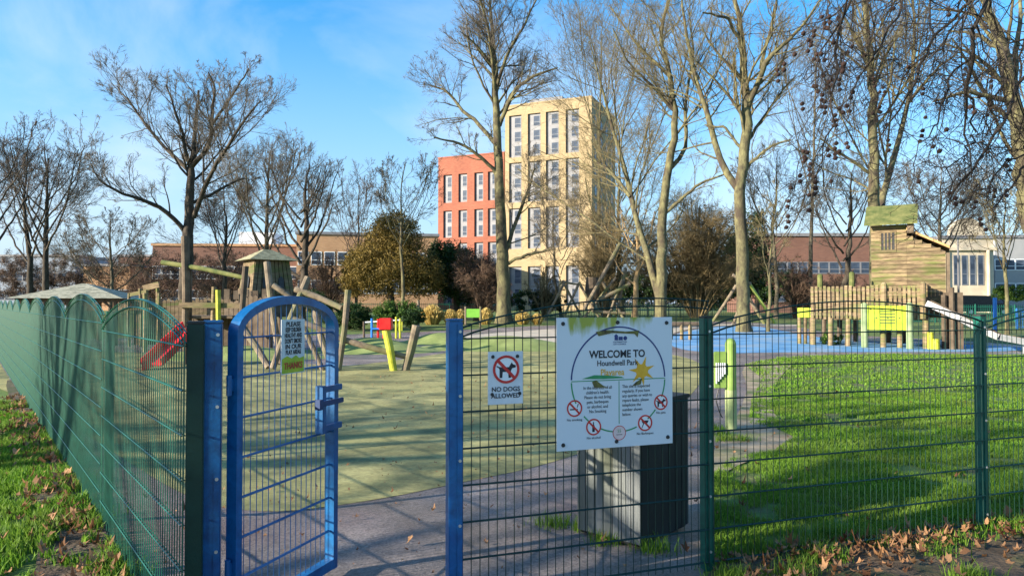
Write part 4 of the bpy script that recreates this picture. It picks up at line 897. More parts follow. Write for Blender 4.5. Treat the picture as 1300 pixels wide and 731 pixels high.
# distant tree line, one mass far away
def treeline():
    rg = np.random.default_rng(9); n = 60000; x = rg.random(n) * 420 - 210; y = 190 + rg.random(n) * 25
    hm = 5 + 6 * vnoise(x, y * 0, 16, 2) + 3 * vnoise(x, y * 0, 5, 3); z = .5 + rg.random(n) ** .8 * hm
    P = np.stack([x, y, z], 1); a = unit(rg.normal(size=(n, 3)) * np.array([1, 1, 2])); b = unit(np.cross(a, rg.normal(size=(n, 3)))); s = 1.4 * (.5 + rg.random((n, 1)))
    V = np.stack([P - a * s * .5, P + b * s * .12, P + a * s * .5, P - b * s * .12], 1).reshape(-1, 3)
    tag(link('distant_trees', npmesh('distant_trees', V, np.arange(n * 4).reshape(-1, 4), leafmat('distant_twigs', (.05, .045, .035), (.14, .12, .09), .1), smooth=False)), 'far line of bare trees at the edge of the park', 'trees', kind='stuff')
treeline()
def thicket(label, px, Y, wpx, top, seed, nst, m, name='bare_shrub', base=397, rmin=.011, dens=1.0):
    """many arching stems from one root, finely twigged"""
    rg = np.random.default_rng(seed); b = foot(px, Y); o3 = np.array(b); t = thing(name, label, 'shrub', tuple(b)); pxm = Y / F
    hgt = EYE + (386 - top) * pxm - b.z; wd = wpx * pxm; P, Rr = [], []
    for i in range(nst):
        a = rg.random() * 2 * np.pi; u = rg.random() ** .6; ex, ey = np.cos(a) * u * wd, np.sin(a) * u * wd * .6; h_ = hgt * (1 - .55 * u ** 2) * (.75 + .25 * rg.random())
        pts = [(0 + ex * .08, ey * .08, -.1), (ex * .25, ey * .25, h_ * .35), (ex * .6, ey * .6, h_ * .78), (ex * .9, ey * .9, h_), (ex * 1.12, ey * 1.12, h_ * .93)]
        q, rr = resample([Vector(p) + b for p in pts], [.07, .055, .04, .022, .012], 12); q[1:] += np.cumsum(rg.normal(0, .05, q[1:].shape), 0); P.append(q); Rr.append(rr)
    P, Rr = np.stack(P), np.stack(Rr)
    P1, R1 = grow(rg, P, Rr, 11 * dens, .32, .75, 6, .16, -.01, .5, rmin * 1.2, tmin=.2)
    P2, R2 = grow(rg, P1, R1, 7 * dens, .5, .7, 5, .16, -.03, .6, rmin, tmin=.1)
    P3, R3 = grow(rg, P2, R2, 4 * dens, .6, .7, 4, .18, -.04, .7, rmin * .8, tmin=.1)
    for lst, nm in (([(P, Rr, 6)], 'stems'), ([(P1, R1, 4), (P2, R2, 3), (P3, R3, 3)], 'twigs')):
        Vs, Fs, off = [], [], 0
        for P_, R_, sd in lst:
            V, Fq = tubes(P_ - o3, R_, sd); Vs.append(V); Fs.append(Fq + off); off += len(V)
        link(nm, npmesh(nm, np.concatenate(Vs), np.concatenate(Fs), m), t)
M_tw_bronze = mat('twig_bronze', (.10, .075, .035), (.24, .18, .085), 1.2, .9); M_tw_brown = mat('twig_brown', (.07, .042, .03), (.17, .11, .07), 1.2, .9)
thicket('broad golden-brown twiggy tree mass left of the stout mossy tree', 885, 58, 100, 236, 401, 95, M_tw_bronze, dens=1.1)
thicket('golden twiggy thicket at the foot of the yellow block', 770, 56, 56, 246, 402, 44, M_tw_bronze, dens=.9)
thicket('low brown twiggy thicket right of the stout mossy tree', 1010, 56, 46, 322, 403, 26, M_tw_brown)
thicket('brown twiggy thicket in front of the widest tree at the office building', 285, 62, 56, 322, 404, 28, M_tw_brown)
thicket('brown twiggy thicket left of the timber tower roof', 190, 64, 48, 336, 405, 24, M_tw_brown)
thicket('brown twiggy thicket before the orange brick building', 415, 60, 40, 318, 406, 22, M_tw_brown)
thicket('reddish twiggy thicket right of the dark conifer', 615, 49, 36, 322, 407, 26, M_tw_brown)
thicket('thin twiggy thicket between the pale-barked tree and the log climber', 690, 57, 36, 325, 408, 16, M_tw_bronze, dens=.8)
thicket('twiggy thicket by the dark brick building near the fort', 1075, 60, 36, 330, 409, 18, M_tw_brown)
def grass_clump(px, Y, rpx, hpx, label, seed, m):
    rg = np.random.default_rng(seed); b0 = foot(px, Y); n = 1600; pxm = Y / F
    a = rg.random(n) * 2 * np.pi; r_ = rg.random(n) ** .6 * rpx * pxm; h_ = hpx * pxm * (.55 + .45 * rg.random(n)) * (1 - .35 * (r_ / (rpx * pxm)) ** 2)
    B = np.stack([np.cos(a) * r_ * .5, np.sin(a) * r_ * .5, np.zeros(n)], 1); T = np.stack([np.cos(a) * r_ * 1.15, np.sin(a) * r_ * 1.15, h_], 1)
    s = rg.normal(size=(n, 3)) * .025; V = np.stack([B - s, B + s, T + s * .6, T - s * .6], 1).reshape(-1, 3)
    return tag(link('ornamental_grass', npmesh('ornamental_grass', V, np.arange(n * 4).reshape(-1, 4), m, smooth=False), None, b0), label, 'grass clump', 'golden grass clumps by the far railings')
for i, (px, rp, hp, lb) in enumerate(((549, 13, 26, 'largest golden grass clump, left of the others'), (572, 9, 20, 'golden grass clump second from the left'), (585, 7, 20, 'narrow golden grass clump left of the lime play panel'), (617, 8, 22, 'golden grass clump just right of the lime play panel'), (664, 9, 18, 'golden grass clump right of the pale-barked tree trunk'), (682, 7, 15, 'smallest golden grass clump, farthest right'))):
    grass_clump(px, 44, rp, hp, lb, 300 + i, M_goldl)

# ------------------------------------------------------------------ far railings
def railing(name, label, A, B, hgt, step, m, pw=.05):
    A = Vector((A[0], A[1])); B = Vector((B[0], B[1])); L_ = (B - A).length; d = (B - A) / L_; z0 = h1(A.x, A.y)
    t = thing(name, label, 'fence', (A.x, A.y, z0), math.atan2(d.y, d.x)); mb = MB(); n = int(L_ / step)
    for i in range(n + 1): mb.add([(i * step - .011, 0, .05), (i * step + .011, 0, .05), (i * step + .011, 0, hgt), (i * step - .011, 0, hgt), (i * step - .011, .02, .05), (i * step + .011, .02, .05), (i * step + .011, .02, hgt), (i * step - .011, .02, hgt)], [(0, 1, 2, 3), (7, 6, 5, 4), (1, 5, 6, 2), (4, 0, 3, 7)])
    mb.build('bars', m, t)
    MB().box(0, L_, -.02, .0, .12, .17).box(0, L_, -.02, .0, hgt - .17, hgt - .12).box(0, L_, -.02, 0, hgt * .5, hgt * .5 + .03).build('rail', m, t)
    k = max(2, int(L_ / 2.75)); pm = MB().box(-pw / 2, pw / 2, -pw - .02, -.02, -.2, hgt + .05).mesh('fence_post', m)
    for i in range(k + 1): link('fence_post', pm, t, (L_ * i / k, 0, 0))
    return t
M_railg = mat('far_green_paint', (.01, .11, .07), (.02, .15, .1), 3, .5)
railing('railing_fence', 'long green railing fence across the far side of the park', (-16, 56), (36, 62), 1.25, .16, M_railg)
railing('railing_fence', 'green railing fence continuing behind the wooden fort', (22, 46), (46, 50), 1.2, .16, M_railg)
railing('railing_fence', 'blue railing fence beyond the slide at the far right', (27, 38), (40, 41), 1.1, .14, mat('far_blue_paint', (.02, .12, .38), (.03, .17, .46), 3, .5))

# ------------------------------------------------------------------ buildings
def block(root, A, B, depth, z0, z1, m, name='wall'):
    pass
def building(name, label, A, B, depth, h_, wallm):
    """box whose front face runs A->B (left to right), depth goes away from the camera"""
    A = Vector(A); B = Vector(B); L_ = (B - A).length; a = math.atan2(B.y - A.y, B.x - A.x)
    t = thing(name, label, 'building', (A.x, A.y, 0), a); MB().box(0, L_, 0, depth, -1, h_).build('wall', wallm, t); return t, L_
M_yb = brick('yellow_brick', (.34, .25, .13), (.40, .30, .165), (.31, .25, .16))
M_rb = brick('red_brick', (.27, .08, .045), (.34, .11, .06), (.25, .12, .08))
M_ob = brick('orange_brick', (.40, .22, .11), (.47, .27, .14), (.36, .24, .15))
M_db = brick('dark_brick', (.15, .07, .05), (.19, .09, .06), (.15, .1, .08))
M_panel = mat('grey_cladding', (.17, .17, .18), (.23, .23, .24), .8, .5)
M_panel_d = mat('dark_reveal', (.09, .09, .1), (.14, .14, .15), .8, .6)
M_stone = mat('cream_stone', (.5, .42, .3), (.62, .53, .4), .6, .85)
M_wframe = mat('window_frame', (.16, .17, .19), (.22, .23, .25), 1, .5)
def win_meshes(w_, h_):
    fr_ = MB(); e = .1
    fr_.box(-w_ / 2, w_ / 2, -.06, 0, 0, e).box(-w_ / 2, w_ / 2, -.06, 0, h_ - e, h_).box(-w_ / 2, -w_ / 2 + e, -.06, 0, e, h_ - e).box(w_ / 2 - e, w_ / 2, -.06, 0, e, h_ - e).box(-w_ / 2 + e, w_ / 2 - e, -.055, -.005, h_ * .36, h_ * .36 + .07)
    return fr_, MB().box(-w_ / 2 + e, w_ / 2 - e, -.03, -.012, e, h_ - e)
def tower(name, label, A, B, depth, hgt, wallm, cols, groups, colw, side=None):
    A = Vector(A); B = Vector(B); L_ = (B - A).length; a = math.atan2(B.y - A.y, B.x - A.x)
    t = thing(name, label, 'building', (A.x, A.y, 0), a)
    # front skin with real recesses: piers between the columns, spandrels between the groups, core behind
    rec = .45; mb = MB(); mb.box(0, L_, rec, depth, -1, hgt - .02)
    xs_ = [0]
    for c in cols: xs_ += [c - colw / 2, c + colw / 2]
    xs_.append(L_)
    for i in range(0, len(xs_), 2): mb.box(xs_[i], xs_[i + 1], 0, rec, -1, hgt)
    edges = [(-1, groups[0][0])] + [(groups[i][1], groups[i + 1][0]) for i in range(len(groups) - 1)] + [(groups[-1][1], hgt)]
    for c in cols:
        for z0, z1 in edges: mb.box(c - colw / 2, c + colw / 2, 0, rec, z0, z1)
    mb.build('wall', wallm, t)
    MB().box(-.05, L_ + .05, -.06, .3, hgt, hgt + .25).box(-.05, .3, .3, depth, hgt, hgt + .25).box(L_ - .3, L_ + .05, .3, depth, hgt, hgt + .25).build('parapet', wallm, t)
    ww = colw * .5; memo = {}
    for c in cols:
        for z0, z1, ns_ in groups:
            sh = (z1 - z0) / ns_
            MB().box(c - colw / 2 + .02, c + colw / 2 - .02, rec - .12, rec - .002, z0 + .02, z1 - .02).build('cladding_panel', M_panel, t)
            MB().box(c - colw / 2 + .03, c - colw / 2 + .3, rec - .16, rec - .122, z0 + .03, z1 - .03).build('dark_strip', M_panel_d, t)
            key = round(sh, 2)
            if key not in memo:
                f_, p_ = win_meshes(ww * 1.1, sh * .74); memo[key] = (f_.mesh('window', M_wframe), p_.mesh('pane', M_glass))
            for k in range(ns_):
                wo = link('window', memo[key][0], t, (c + colw * .16, rec - .122, z0 + k * sh + sh * .12)); link('pane', memo[key][1], wo)
    return t, L_, a
zpx = lambda y, Y: EYE + (386 - y) * Y / F
Yt = 118
tw, TL, ta = tower('apartment_tower', 'tall yellow brick apartment tower with grey window strips', (-1.2, 121), (13.0, 115), 15, 35.4, M_yb,
    [1.9, 5.35, 8.6, 12.1], [(1.4, 8.0, 2), (11.0, 17.9, 3), (18.9, 25.7, 3), (26.6, 33.8, 3)], 2.3)
# side face windows of the tower (its right side)
f_, p_ = win_meshes(1.3, 1.7); fm, pm = f_.mesh('window', M_wframe), p_.mesh('pane', M_glass)
for i in range(4):
    for k in range(11):
        wo = link('window', fm, tw, (TL + .003, 2.2 + i * 3.4, 2.5 + k * 2.85), R(90)); link('pane', pm, wo)
MB().box(3, 9, 4, 10, 35.65, 37.4).build('plant_room', M_panel, tw)
tower('apartment_block', 'lower red brick apartment block attached to the left of the yellow tower', (-13.2, 126.3), (-1.35, 121.4), 14, 27.6, M_rb,
    [1.9, 4.9, 8.0, 10.6], [(1.4, 6.6, 2), (7.6, 12.4, 2), (13.4, 18.2, 2), (19.6, 24.6, 2)], 1.7)
def slab(name, label, x0, x1, Y, ytop, ybot, wallm, rows, nwin, slant=0.0, depth=12, wy=1.6, ww=1.6, winm=None, coping=M_panel):
    A = (((x0 - CX) / F) * Y, Y); B = (((x1 - CX) / F) * (Y + slant), Y + slant); hgt = zpx(ytop, Y)
    t, L_ = building(name, label, A, B, depth, hgt, wallm)
    MB().box(-.2, L_ + .2, -.2, depth + .2, hgt + .003, hgt + .4).build('coping', coping, t)
    f_, p_ = win_meshes(ww, wy); fm_, pm_ = f_.mesh('window', winm or M_white), p_.mesh('pane', M_glass)
    for z in rows:
        for i in range(nwin):
            wo = link('window', fm_, t, ((i + .5) * L_ / nwin, -.003, z)); link('pane', pm_, wo)
    return t, L_
slab('brick_building', 'long orange brick building with white windows behind the left-hand trees', 376, 556, 104, 297, 392, M_ob, [3.2, 7.4], 11, 4, wy=2.0, ww=1.5)
t, L_ = slab('brick_building', 'brown brick office building with a white window band behind the widest tree', 193, 378, 112, 312, 392, M_db, [1.8, 5.6], 16, 2, wy=2.1, ww=1.35, coping=M_ob)
MB().box(L_ * .55, L_ * .8, 3, 9, zpx(312, 112) + .41, zpx(312, 112) + 2.6).build('rooftop_plant', M_white, t)
slab('brick_building', 'dark red brick building behind the trees left of the fort', 960, 1106, 88, 300, 390, M_db, [1.9, 5.4], 11, 0, wy=1.5, ww=1.3, winm=M_panel)
slab('brick_building', 'small orange-brown house behind the shingled shelter', 105, 165, 120, 338, 385, M_ob, [2.5], 5, 0)
slab('office_building', 'pale blue-grey building at the far left edge', -60, 95, 130, 326, 385, mat('blue_grey_render', (.22, .27, .34), (.3, .34, .4), .5, .8), [2.4, 5.8], 14, 0, winm=M_panel)
slab('brick_building', 'dark brown block beyond the low rounded tree', 150, 200, 126, 326, 385, M_db, [2.5, 5.6], 5, 0)
# cream classical building
Yc = 92
t, L_ = slab('stone_building', 'cream stone classical building with tall windows at the right', 1196, 1262, Yc, 303, 392, M_stone, [], 1, 0)
MB().box(-.3, L_ + .3, -.35, 0, zpx(318, Yc), zpx(314, Yc)).build('cornice', M_stone, t)
f_, p_ = win_meshes(.8, 3.9); fm_, pm_ = f_.mesh('window', M_wframe), p_.mesh('pane', M_glass)
for i in range(4): wo = link('window', fm_, t, (1.9 + i * 1.05, -.004, zpx(362, Yc))); link('pane', pm_, wo)
mb = MB().arc((3.4, zpx(303, Yc) + .42), 2.3, 0.02, 0, 180, -.02, .6, 20); mb.build('pediment', M_stone, t)
for x_ in (.35, 5.9): MB().tube([(x_, -.25, 0), (x_, -.25, zpx(318, Yc))], .22, 10).build('column', M_stone, t)
slab('office_building', 'pale grey modern building right of the cream classical one', 1264, 1340, 100, 302, 392, mat('pale_render', (.27, .28, .29), (.34, .34, .34), .4, .8), [3, 6.4], 6, 0)
# dark vehicle by the cream building
def van():
    b = foot(1245, 70); t = thing('parked_van', 'black van parked in front of the cream classical building', 'van', tuple(b))
    P = [(-2.5, .35), (2.45, .35), (2.5, .9), (1.9, 1.15), (1.35, 1.9), (-2.4, 1.95), (-2.5, 1.5)]
    MB().poly(P, -.95, .95).build('body', M_black, t, bevel=.05)
    MB().poly([(.7, 1.2), (1.62, 1.2), (1.2, 1.78), (.7, 1.8)], -.958, -.951).build('window', M_glass, t)
    for x_ in (-1.6, 1.6):
        wh = MB().tube([(x_, -.99, .34), (x_, -.78, .34)], .34, 18).build('wheel', M_black, t); MB().tube([(x_, -1.0, .34), (x_, -.985, .34)], .2, 14).build('rim', M_steel, wh)
van()

# ------------------------------------------------------------------ play equipment
M_gpost = mat('lime_green_log', (.32, .40, .06), (.45, .52, .12), 4, .7)
def logs(root, lst, Y, m, name='log', n=10):
    for it in lst:
        (x0, y0, d0, x1, y1, d1, r_) = it[:7]; mm = it[7] if len(it) > 7 else m
        a = W(x0, y0, Y + d0); b = W(x1, y1, Y + d1)
        for q, px in ((a, x0), (b, x1)):
            pass
        la, lb_ = local(root, a), local(root, b); mid_ = (la + lb_) / 2 + Vector((random.uniform(-.04, .04), random.uniform(-.04, .04), random.uniform(-.04, .04)))
        MB().tube([la, mid_, lb_], [r_ * .9, r_ * .84, r_ * .78], n).build(name, mm, root, smooth=False)
# wooden fort, right
Yf = 26.0; pf = F / Yf
fx = lambda px: (px - 650) / pf
fb = foot(1097, Yf); fo = thing('play_fort', 'large wooden play fort with a cabin, palisade deck and lime panels', 'play fort', tuple(fb), R(-31))
gx = lambda px: (px - 1097) / pf * .9; gz = lambda py: zpx(py, Yf) - fb.z
rnd = random.Random(3)
MB().box(gx(1026), gx(1176), .05, 3.2, gz(406), gz(402)).build('deck', M_wood, fo)
for i in range(26):
    x0 = gx(1026) + i * (gx(1172) - gx(1026)) / 26
    MB().box(x0 + .025, x0 + .128, -.03, 0, gz(405) + rnd.uniform(-.03, .03), gz(363) + rnd.uniform(-.03, .03)).build('paling', M_wood, fo, bevel=.008)
for i in range(16):
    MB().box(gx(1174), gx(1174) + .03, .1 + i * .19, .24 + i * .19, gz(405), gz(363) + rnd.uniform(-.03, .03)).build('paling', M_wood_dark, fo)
for _a, _b in ((370, 366), (401, 397)): MB().box(gx(1026), gx(1172), .001, .05, gz(_a), gz(_b)).build('rail', M_wood_dark, fo)
for px in (1029, 1052, 1075, 1120, 1140, 1171):
    for yy_ in (.08, 3.0):
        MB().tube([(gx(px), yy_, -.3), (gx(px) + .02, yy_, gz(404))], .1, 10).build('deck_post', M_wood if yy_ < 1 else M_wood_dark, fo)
for px, py in ((1039, 348), (1081, 346)): MB().tube([(gx(px), .15, gz(402)), (gx(px), .15, gz(py)), (gx(px), .15, gz(py) + .04)], [.1, .1, .05], 10).build('newel_post', M_wood_moss, fo)
for px in (1122, 1169): MB().tube([(gx(px), -.07, gz(404)), (gx(px), -.07, gz(361)), (gx(px), -.07, gz(359))], [.1, .1, .05], 10).build('newel_post', M_wood, fo)
# cabin: horizontal boards
def boards(x0, x1, zf0, topf, y0, y1, m, bh=.15):
    z = zf0
    while z < topf(x0) - .02 or z < topf(x1) - .02:
        z2 = z + bh - .016
        # clip the right end under a sloping roof
        xr = x1
        if topf(x1) < z2:
            lo_, hi_ = x0, x1
            for _ in range(20):
                mm_ = (lo_ + hi_) / 2
                if topf(mm_) < z2: hi_ = mm_
                else: lo_ = mm_
            xr = lo_
        if xr - x0 > .05: MB().box(x0, xr, y0, y1, z, min(z2, topf(x0))).build('board', m, fo)
        z += bh
cy0 = 1.0
boards(gx(1104), gx(1149), gz(403), lambda x_: gz(284), cy0 - .03, cy0, M_wood)
slope = lambda x_: gz(296) + (x_ - gx(1149)) / (gx(1196) - gx(1149)) * (gz(318) - gz(296))
boards(gx(1149) + .004, gx(1196), gz(403), slope, cy0 - .026, cy0 + .004, M_wood)
MB().poly([(gx(1104), gz(403)), (gx(1196), gz(403)), (gx(1196), gz(320)), (gx(1149), gz(298)), (gx(1149), gz(284)), (gx(1104), gz(284))], cy0 + .006, cy0 + 2.4).build('cabin_wall', M_wood_dark, fo)
MB().box(gx(1197), gx(1201), cy0 - .02, cy0 + 2.3, gz(403), gz(322)).build('cabin_side', M_wood_dark, fo)
sl_ = MB(); a, b = gz(292), gz(317)
sl_.add([(gx(1149), cy0 - .2, a), (gx(1201), cy0 - .2, b), (gx(1201), cy0 + 2.5, b), (gx(1149), cy0 + 2.5, a), (gx(1149), cy0 - .2, a + .09), (gx(1201), cy0 - .2, b + .09), (gx(1201), cy0 + 2.5, b + .09), (gx(1149), cy0 + 2.5, a + .09)],
        [(3, 2, 1, 0), (4, 5, 6, 7), (0, 1, 5, 4), (1, 2, 6, 5), (2, 3, 7, 6), (3, 0, 4, 7)]); sl_.build('lean_to_roof', mat('orange_timber', (.36, .2, .08), (.48, .3, .13), 3, .8), fo)
# main roof, mossy boards pitched towards the camera
for i in range(10):
    x0 = gx(1096) + i * (gx(1163) - gx(1096)) / 10; x1 = x0 + (gx(1163) - gx(1096)) / 10 - .002
    z0, z1 = gz(285), gz(261) + .12; y0, y1 = cy0 - .45, cy0 + .8
    MB().add([(x0, y0, z0), (x1, y0, z0), (x1, y1, z1), (x0, y1, z1), (x0, y0, z0 + .05), (x1, y0, z0 + .05), (x1, y1, z1 + .05), (x0, y1, z1 + .05)],
             [(3, 2, 1, 0), (4, 5, 6, 7), (0, 1, 5, 4), (1, 2, 6, 5), (2, 3, 7, 6), (3, 0, 4, 7)]).build('roof_board', M_wood_moss, fo)
MB().box(gx(1150), gx(1158), cy0 - .3, cy0 + .7, gz(296), gz(283)).build('roof_bracket', M_wood_dark, fo)
wf = MB().box(gx(1115), gx(1136), cy0 - .05, cy0 - .031, gz(319), gz(316)).box(gx(1115), gx(1136), cy0 - .05, cy0 - .031, gz(294), gz(291)).box(gx(1115), gx(1117), cy0 - .05, cy0 - .031, gz(316), gz(294)).box(gx(1134), gx(1136), cy0 - .05, cy0 - .031, gz(316), gz(294))
for px in (1120, 1124.5, 1129): wf.box(gx(px), gx(px + 1.7), cy0 - .046, cy0 - .036, gz(316), gz(294))
wo = wf.build('window_frame', M_wood, fo); MB().box(gx(1117), gx(1134), cy0 - .0345, cy0 - .0305, gz(316), gz(294)).build('opening', M_black, wo)
MB().box(gx(1192), gx(1215), .3, 2.6, gz(440), gz(372)).build('ramp_enclosure', M_wood_dark, fo)
for px, py in ((1193, 375), (1202, 366)): MB().tube([(gx(px), .2, -.2), (gx(px), .2, gz(py))], .09, 8).build('side_post', M_wood_dark, fo)
# lime panel with pale posts
M_slot = mat('dark_slot', (.08, .11, .02), (.1, .14, .03), 5, .7)
for px in (1098, 1153): MB().tube([(gx(px), -.35, -.2), (gx(px), -.35, gz(386)), (gx(px), -.35, gz(384))], [.11, .11, .05], 12).build('pale_post', mat('pale_green_post', (.17, .24, .11), (.28, .34, .18), 3, .7), fo)
pn = MB().box(gx(1101), gx(1150), -.39, -.33, gz(418), gz(388)).build('lime_panel', M_lime, fo, bevel=.01)
for k in range(5): MB().box(gx(1118), gx(1136), -.397, -.391, gz(394 + k * 3.6 + 1.6), gz(394 + k * 3.6)).build('slot', M_slot, pn)
for k in range(7): MB().disc((gx(1106 + (k * 7) % 42), gz(392 + (k * 11) % 22)), .035, -.397, -.391, 10).build('peg_hole', M_slot, pn)
pl2 = MB().box(gx(1006), gx(1026), .4, .46, gz(404), gz(391)).build('lime_panel', M_lime, fo, bevel=.01)
for px in (1008, 1016, 1024): MB().tube([(gx(px), .5, -.2), (gx(px), .5, gz(398))], .07, 8).build('stub_post', M_wood, fo)
for px, rr in ((1177, .1), (1183, .12)): MB().tube([(gx(px), -.2, 0), (gx(px), -.2, gz(420 if px < 1180 else 428))], rr, 12).build('yellow_post', M_yellow, fo)
# slide: steel chute with raised sides
sp_ = [W(1178, 388, 24.5), W(1198, 397, 24.2), W(1220, 408, 23.9), W(1245, 421, 23.6), W(1268, 431, 23.3), W(1300, 437, 23.0), W(1322, 438, 22.8)]
sp_ = [local(fo, p) for p in sp_]; mbs, mbk = MB(), MB()
for i in range(len(sp_) - 1):
    a, b = sp_[i], sp_[i + 1]; d = (b - a).normalized(); sd = d.cross(Vector((0, 0, 1))).normalized() * .27
    mbs.bar(a, b, .54, .02)
    mbs.bar(a + sd + Vector((0, 0, .09)), b + sd + Vector((0, 0, .09)), .03, .2)
    mbk.bar(a - sd + Vector((0, 0, .1)), b - sd + Vector((0, 0, .1)), .04, .22)
mbs.build('slide_chute', mat('slide_steel', (.3, .3, .31), (.42, .42, .43), 10, .35, metal=.5), fo); mbk.build('slide_side', M_wood_dark, fo)
MB().tube([sp_[5], sp_[5] - Vector((0, 0, .9))], .04, 8).build('slide_leg', M_steel, fo)

# mesh helper: palisade of pointed boards
def palisade(root, A, B, zt, zb, m, step=.14, name='paling', jit=.05):
    A = Vector(A); B = Vector(B); n = int((B - A).length / step); d = (B - A).normalized(); mb = MB()
    for i in range(n):
        p = A + d * (i + .5) * step; z = zt + rnd.uniform(-jit, jit); q = d * step * .45; nrm = Vector((-d.y, d.x, 0)) * .02
        for s in (0,):
            vs = []
            for o in (nrm, -nrm):
                vs += [p - q + o + Vector((0, 0, zb)), p + q + o + Vector((0, 0, zb)), p + q + o + Vector((0, 0, z)), p + o + Vector((0, 0, z + .06)), p - q + o + Vector((0, 0, z))]
            mb.add(vs, [(0, 1, 2, 3, 4), (9, 8, 7, 6, 5), (0, 5, 6, 1), (1, 6, 7, 2), (2, 7, 8, 3), (3, 8, 9, 4), (4, 9, 5, 0)])
    return mb.build(name, m, root)
# timber tower with hipped roof, left
Yw = 26.0; tb = foot(338, Yw); to = thing('timber_tower', 'tapered timber play tower with a hipped shingle roof behind the gate', 'play tower', tuple(tb), R(38))
zz = lambda py: zpx(py, Yw) - tb.z
def frustum(mb, a0, a1, z0, z1, mi=0):
    mb.add([(-a0, -a0, z0), (a0, -a0, z0), (a0, a0, z0), (-a0, a0, z0), (-a1, -a1, z1), (a1, -a1, z1), (a1, a1, z1), (-a1, a1, z1)], [(3, 2, 1, 0), (4, 5, 6, 7), (0, 1, 5, 4), (1, 2, 6, 5), (2, 3, 7, 6), (3, 0, 4, 7)], mi)
m_ = MB(); frustum(m_, .78, .56, zz(402), zz(331)); m_.build('core', M_wood_dark, to)
for sI in range(4):
    rot = Matrix.Rotation(sI * math.pi / 2, 4, 'Z'); pm_ = MB()
    for i in range(9):
        u0 = -1 + 2 * i / 9 + .02; u1 = -1 + 2 * (i + 1) / 9 - .02; zb_ = zz(375) + .04 * (i % 2); zt_ = zz(331)
        vs = [(u0 * .8, -.735, zb_), (u1 * .8, -.735, zb_), (u1 * .6, -.6, zt_), (u0 * .6, -.6, zt_), (u0 * .8, -.765, zb_), (u1 * .8, -.765, zb_), (u1 * .6, -.63, zt_), (u0 * .6, -.63, zt_)]
        pm_.add([rot @ Vector(v) for v in vs], [(0, 1, 2, 3), (7, 6, 5, 4), (0, 4, 5, 1), (1, 5, 6, 2), (2, 6, 7, 3), (3, 7, 4, 0)])
    pm_.build('wall_boards', M_wood, to)
    for u in (-.28, .28):
        pts = [(u - .1, zz(366)), (u + .1, zz(366)), (u + .1, zz(355)), (u, zz(351)), (u - .1, zz(355))]
        op = MB().add([rot @ Vector((x_, -.80 + (z_ - zz(370)) * .12, z_)) for x_, z_ in pts] + [rot @ Vector((x_, -.77 + (z_ - zz(370)) * .12, z_)) for x_, z_ in pts], [(0, 1, 2, 3, 4), (9, 8, 7, 6, 5)] + [(i, i + 5, (i + 1) % 5 + 5, (i + 1) % 5) for i in range(5)])
        op.build('window_opening', M_black, to)
rfm = MB(); e = .88; z0 = zz(332); z1 = zz(318)
for k in range(5):
    t0, t1 = k / 5, (k + 1) / 5; a0, a1 = e * (1 - t0 * .85), e * (1 - t1 * .85) ; frustum(rfm, a0, a1 + .02, z0 + (z1 - z0) * t0 + .02, z0 + (z1 - z0) * t1 + .02)
rfm.build('roof', mat('mossy_shingle', (.17, .16, .09), (.34, .32, .19), 6, .9, bump=.5), to)
for sx_ in (-1, 1):
    for sy_ in (-1, 1): MB().tube([(sx_ * .82, sy_ * .82, -.2), (sx_ * .78, sy_ * .78, zz(370))], .08, 8).build('corner_post', M_wood_dark, to)
# castle walls around it
cw = thing('timber_stockade', 'dark timber stockade with castle battlements in front of the timber tower', 'play wall', tuple(foot(300, 24.5)), 0)
b0 = cw.location; zc_ = lambda py, Y: zpx(py, Y) - b0.z
palisade(cw, Vector(W(285, 400, 24.5)).xy.to_3d() - Vector((b0.x, b0.y, 0)), Vector(W(352, 400, 23.8)).xy.to_3d() - Vector((b0.x, b0.y, 0)), zc_(378, 24.2), -.1, M_wood_dark, .2)
btl = MB()
for i in range(5):
    p = Vector(W(290 + i * 12, 372, 24.3)) - b0; btl.box(p.x - .13, p.x + .06, p.y - .06, p.y + .02, zc_(380, 24.3), zc_(367 + (i % 2) * 2, 24.3))
btl.build('battlement', M_wood_dark, cw)
cp = thing('palisade_wall', 'pale pointed palisade behind the red slide', 'play wall', tuple(foot(215, 27)), 0)
b0 = cp.location
palisade(cp, Vector((fx(170) * 27 / 26 - b0.x, 0, 0)), Vector((fx(300) * 27 / 26 - b0.x, .4, 0)), zpx(381, 27) - b0.z, -.1, M_wood, .15)
for px in (185, 240, 292): MB().tube([(fx(px) * 27 / 26 - b0.x, -.1, -.1), (fx(px) * 27 / 26 - b0.x, -.1, zpx(374, 27) - b0.z)], .08, 8).build('post', M_wood_dark, cp)
# beam climbing frame in front
Ya = 21.5; ab_ = foot(255, Ya); af = thing('beam_climbing_frame', 'timber climbing frame with a tall dark post and long mossy beam', 'climbing frame', tuple(ab_), 0)
logs(af, [(235, 300, 0, 235, 447, 0, .13, M_wood_dark), (241, 335, .2, 241, 447, .2, .07, M_wood_dark)], Ya, M_wood_dark, 'tall_post')
logs(af, [(206, 333, .3, 312, 353, -.5, .085, M_wood_moss)], Ya, M_wood_moss, 'beam')
logs(af, [(312, 338, -.5, 306, 447, -.5, .1, M_wood_dark), (272, 364, 0, 271, 447, 0, .08, M_wood), (306, 366, .4, 306, 447, .4, .09, M_wood_dark), (184, 372, .6, 184, 447, .6, .07, M_wood)], Ya, M_wood, 'post')
logs(af, [(277, 368, -.2, 277, 447, -.2, .085, M_yellow)], Ya, M_yellow, 'lime_post')
MB().bar(local(af, W(228, 387, Ya - .1)), local(af, W(306, 388, Ya - .1)), .12, .16).build('rail', M_wood, af)
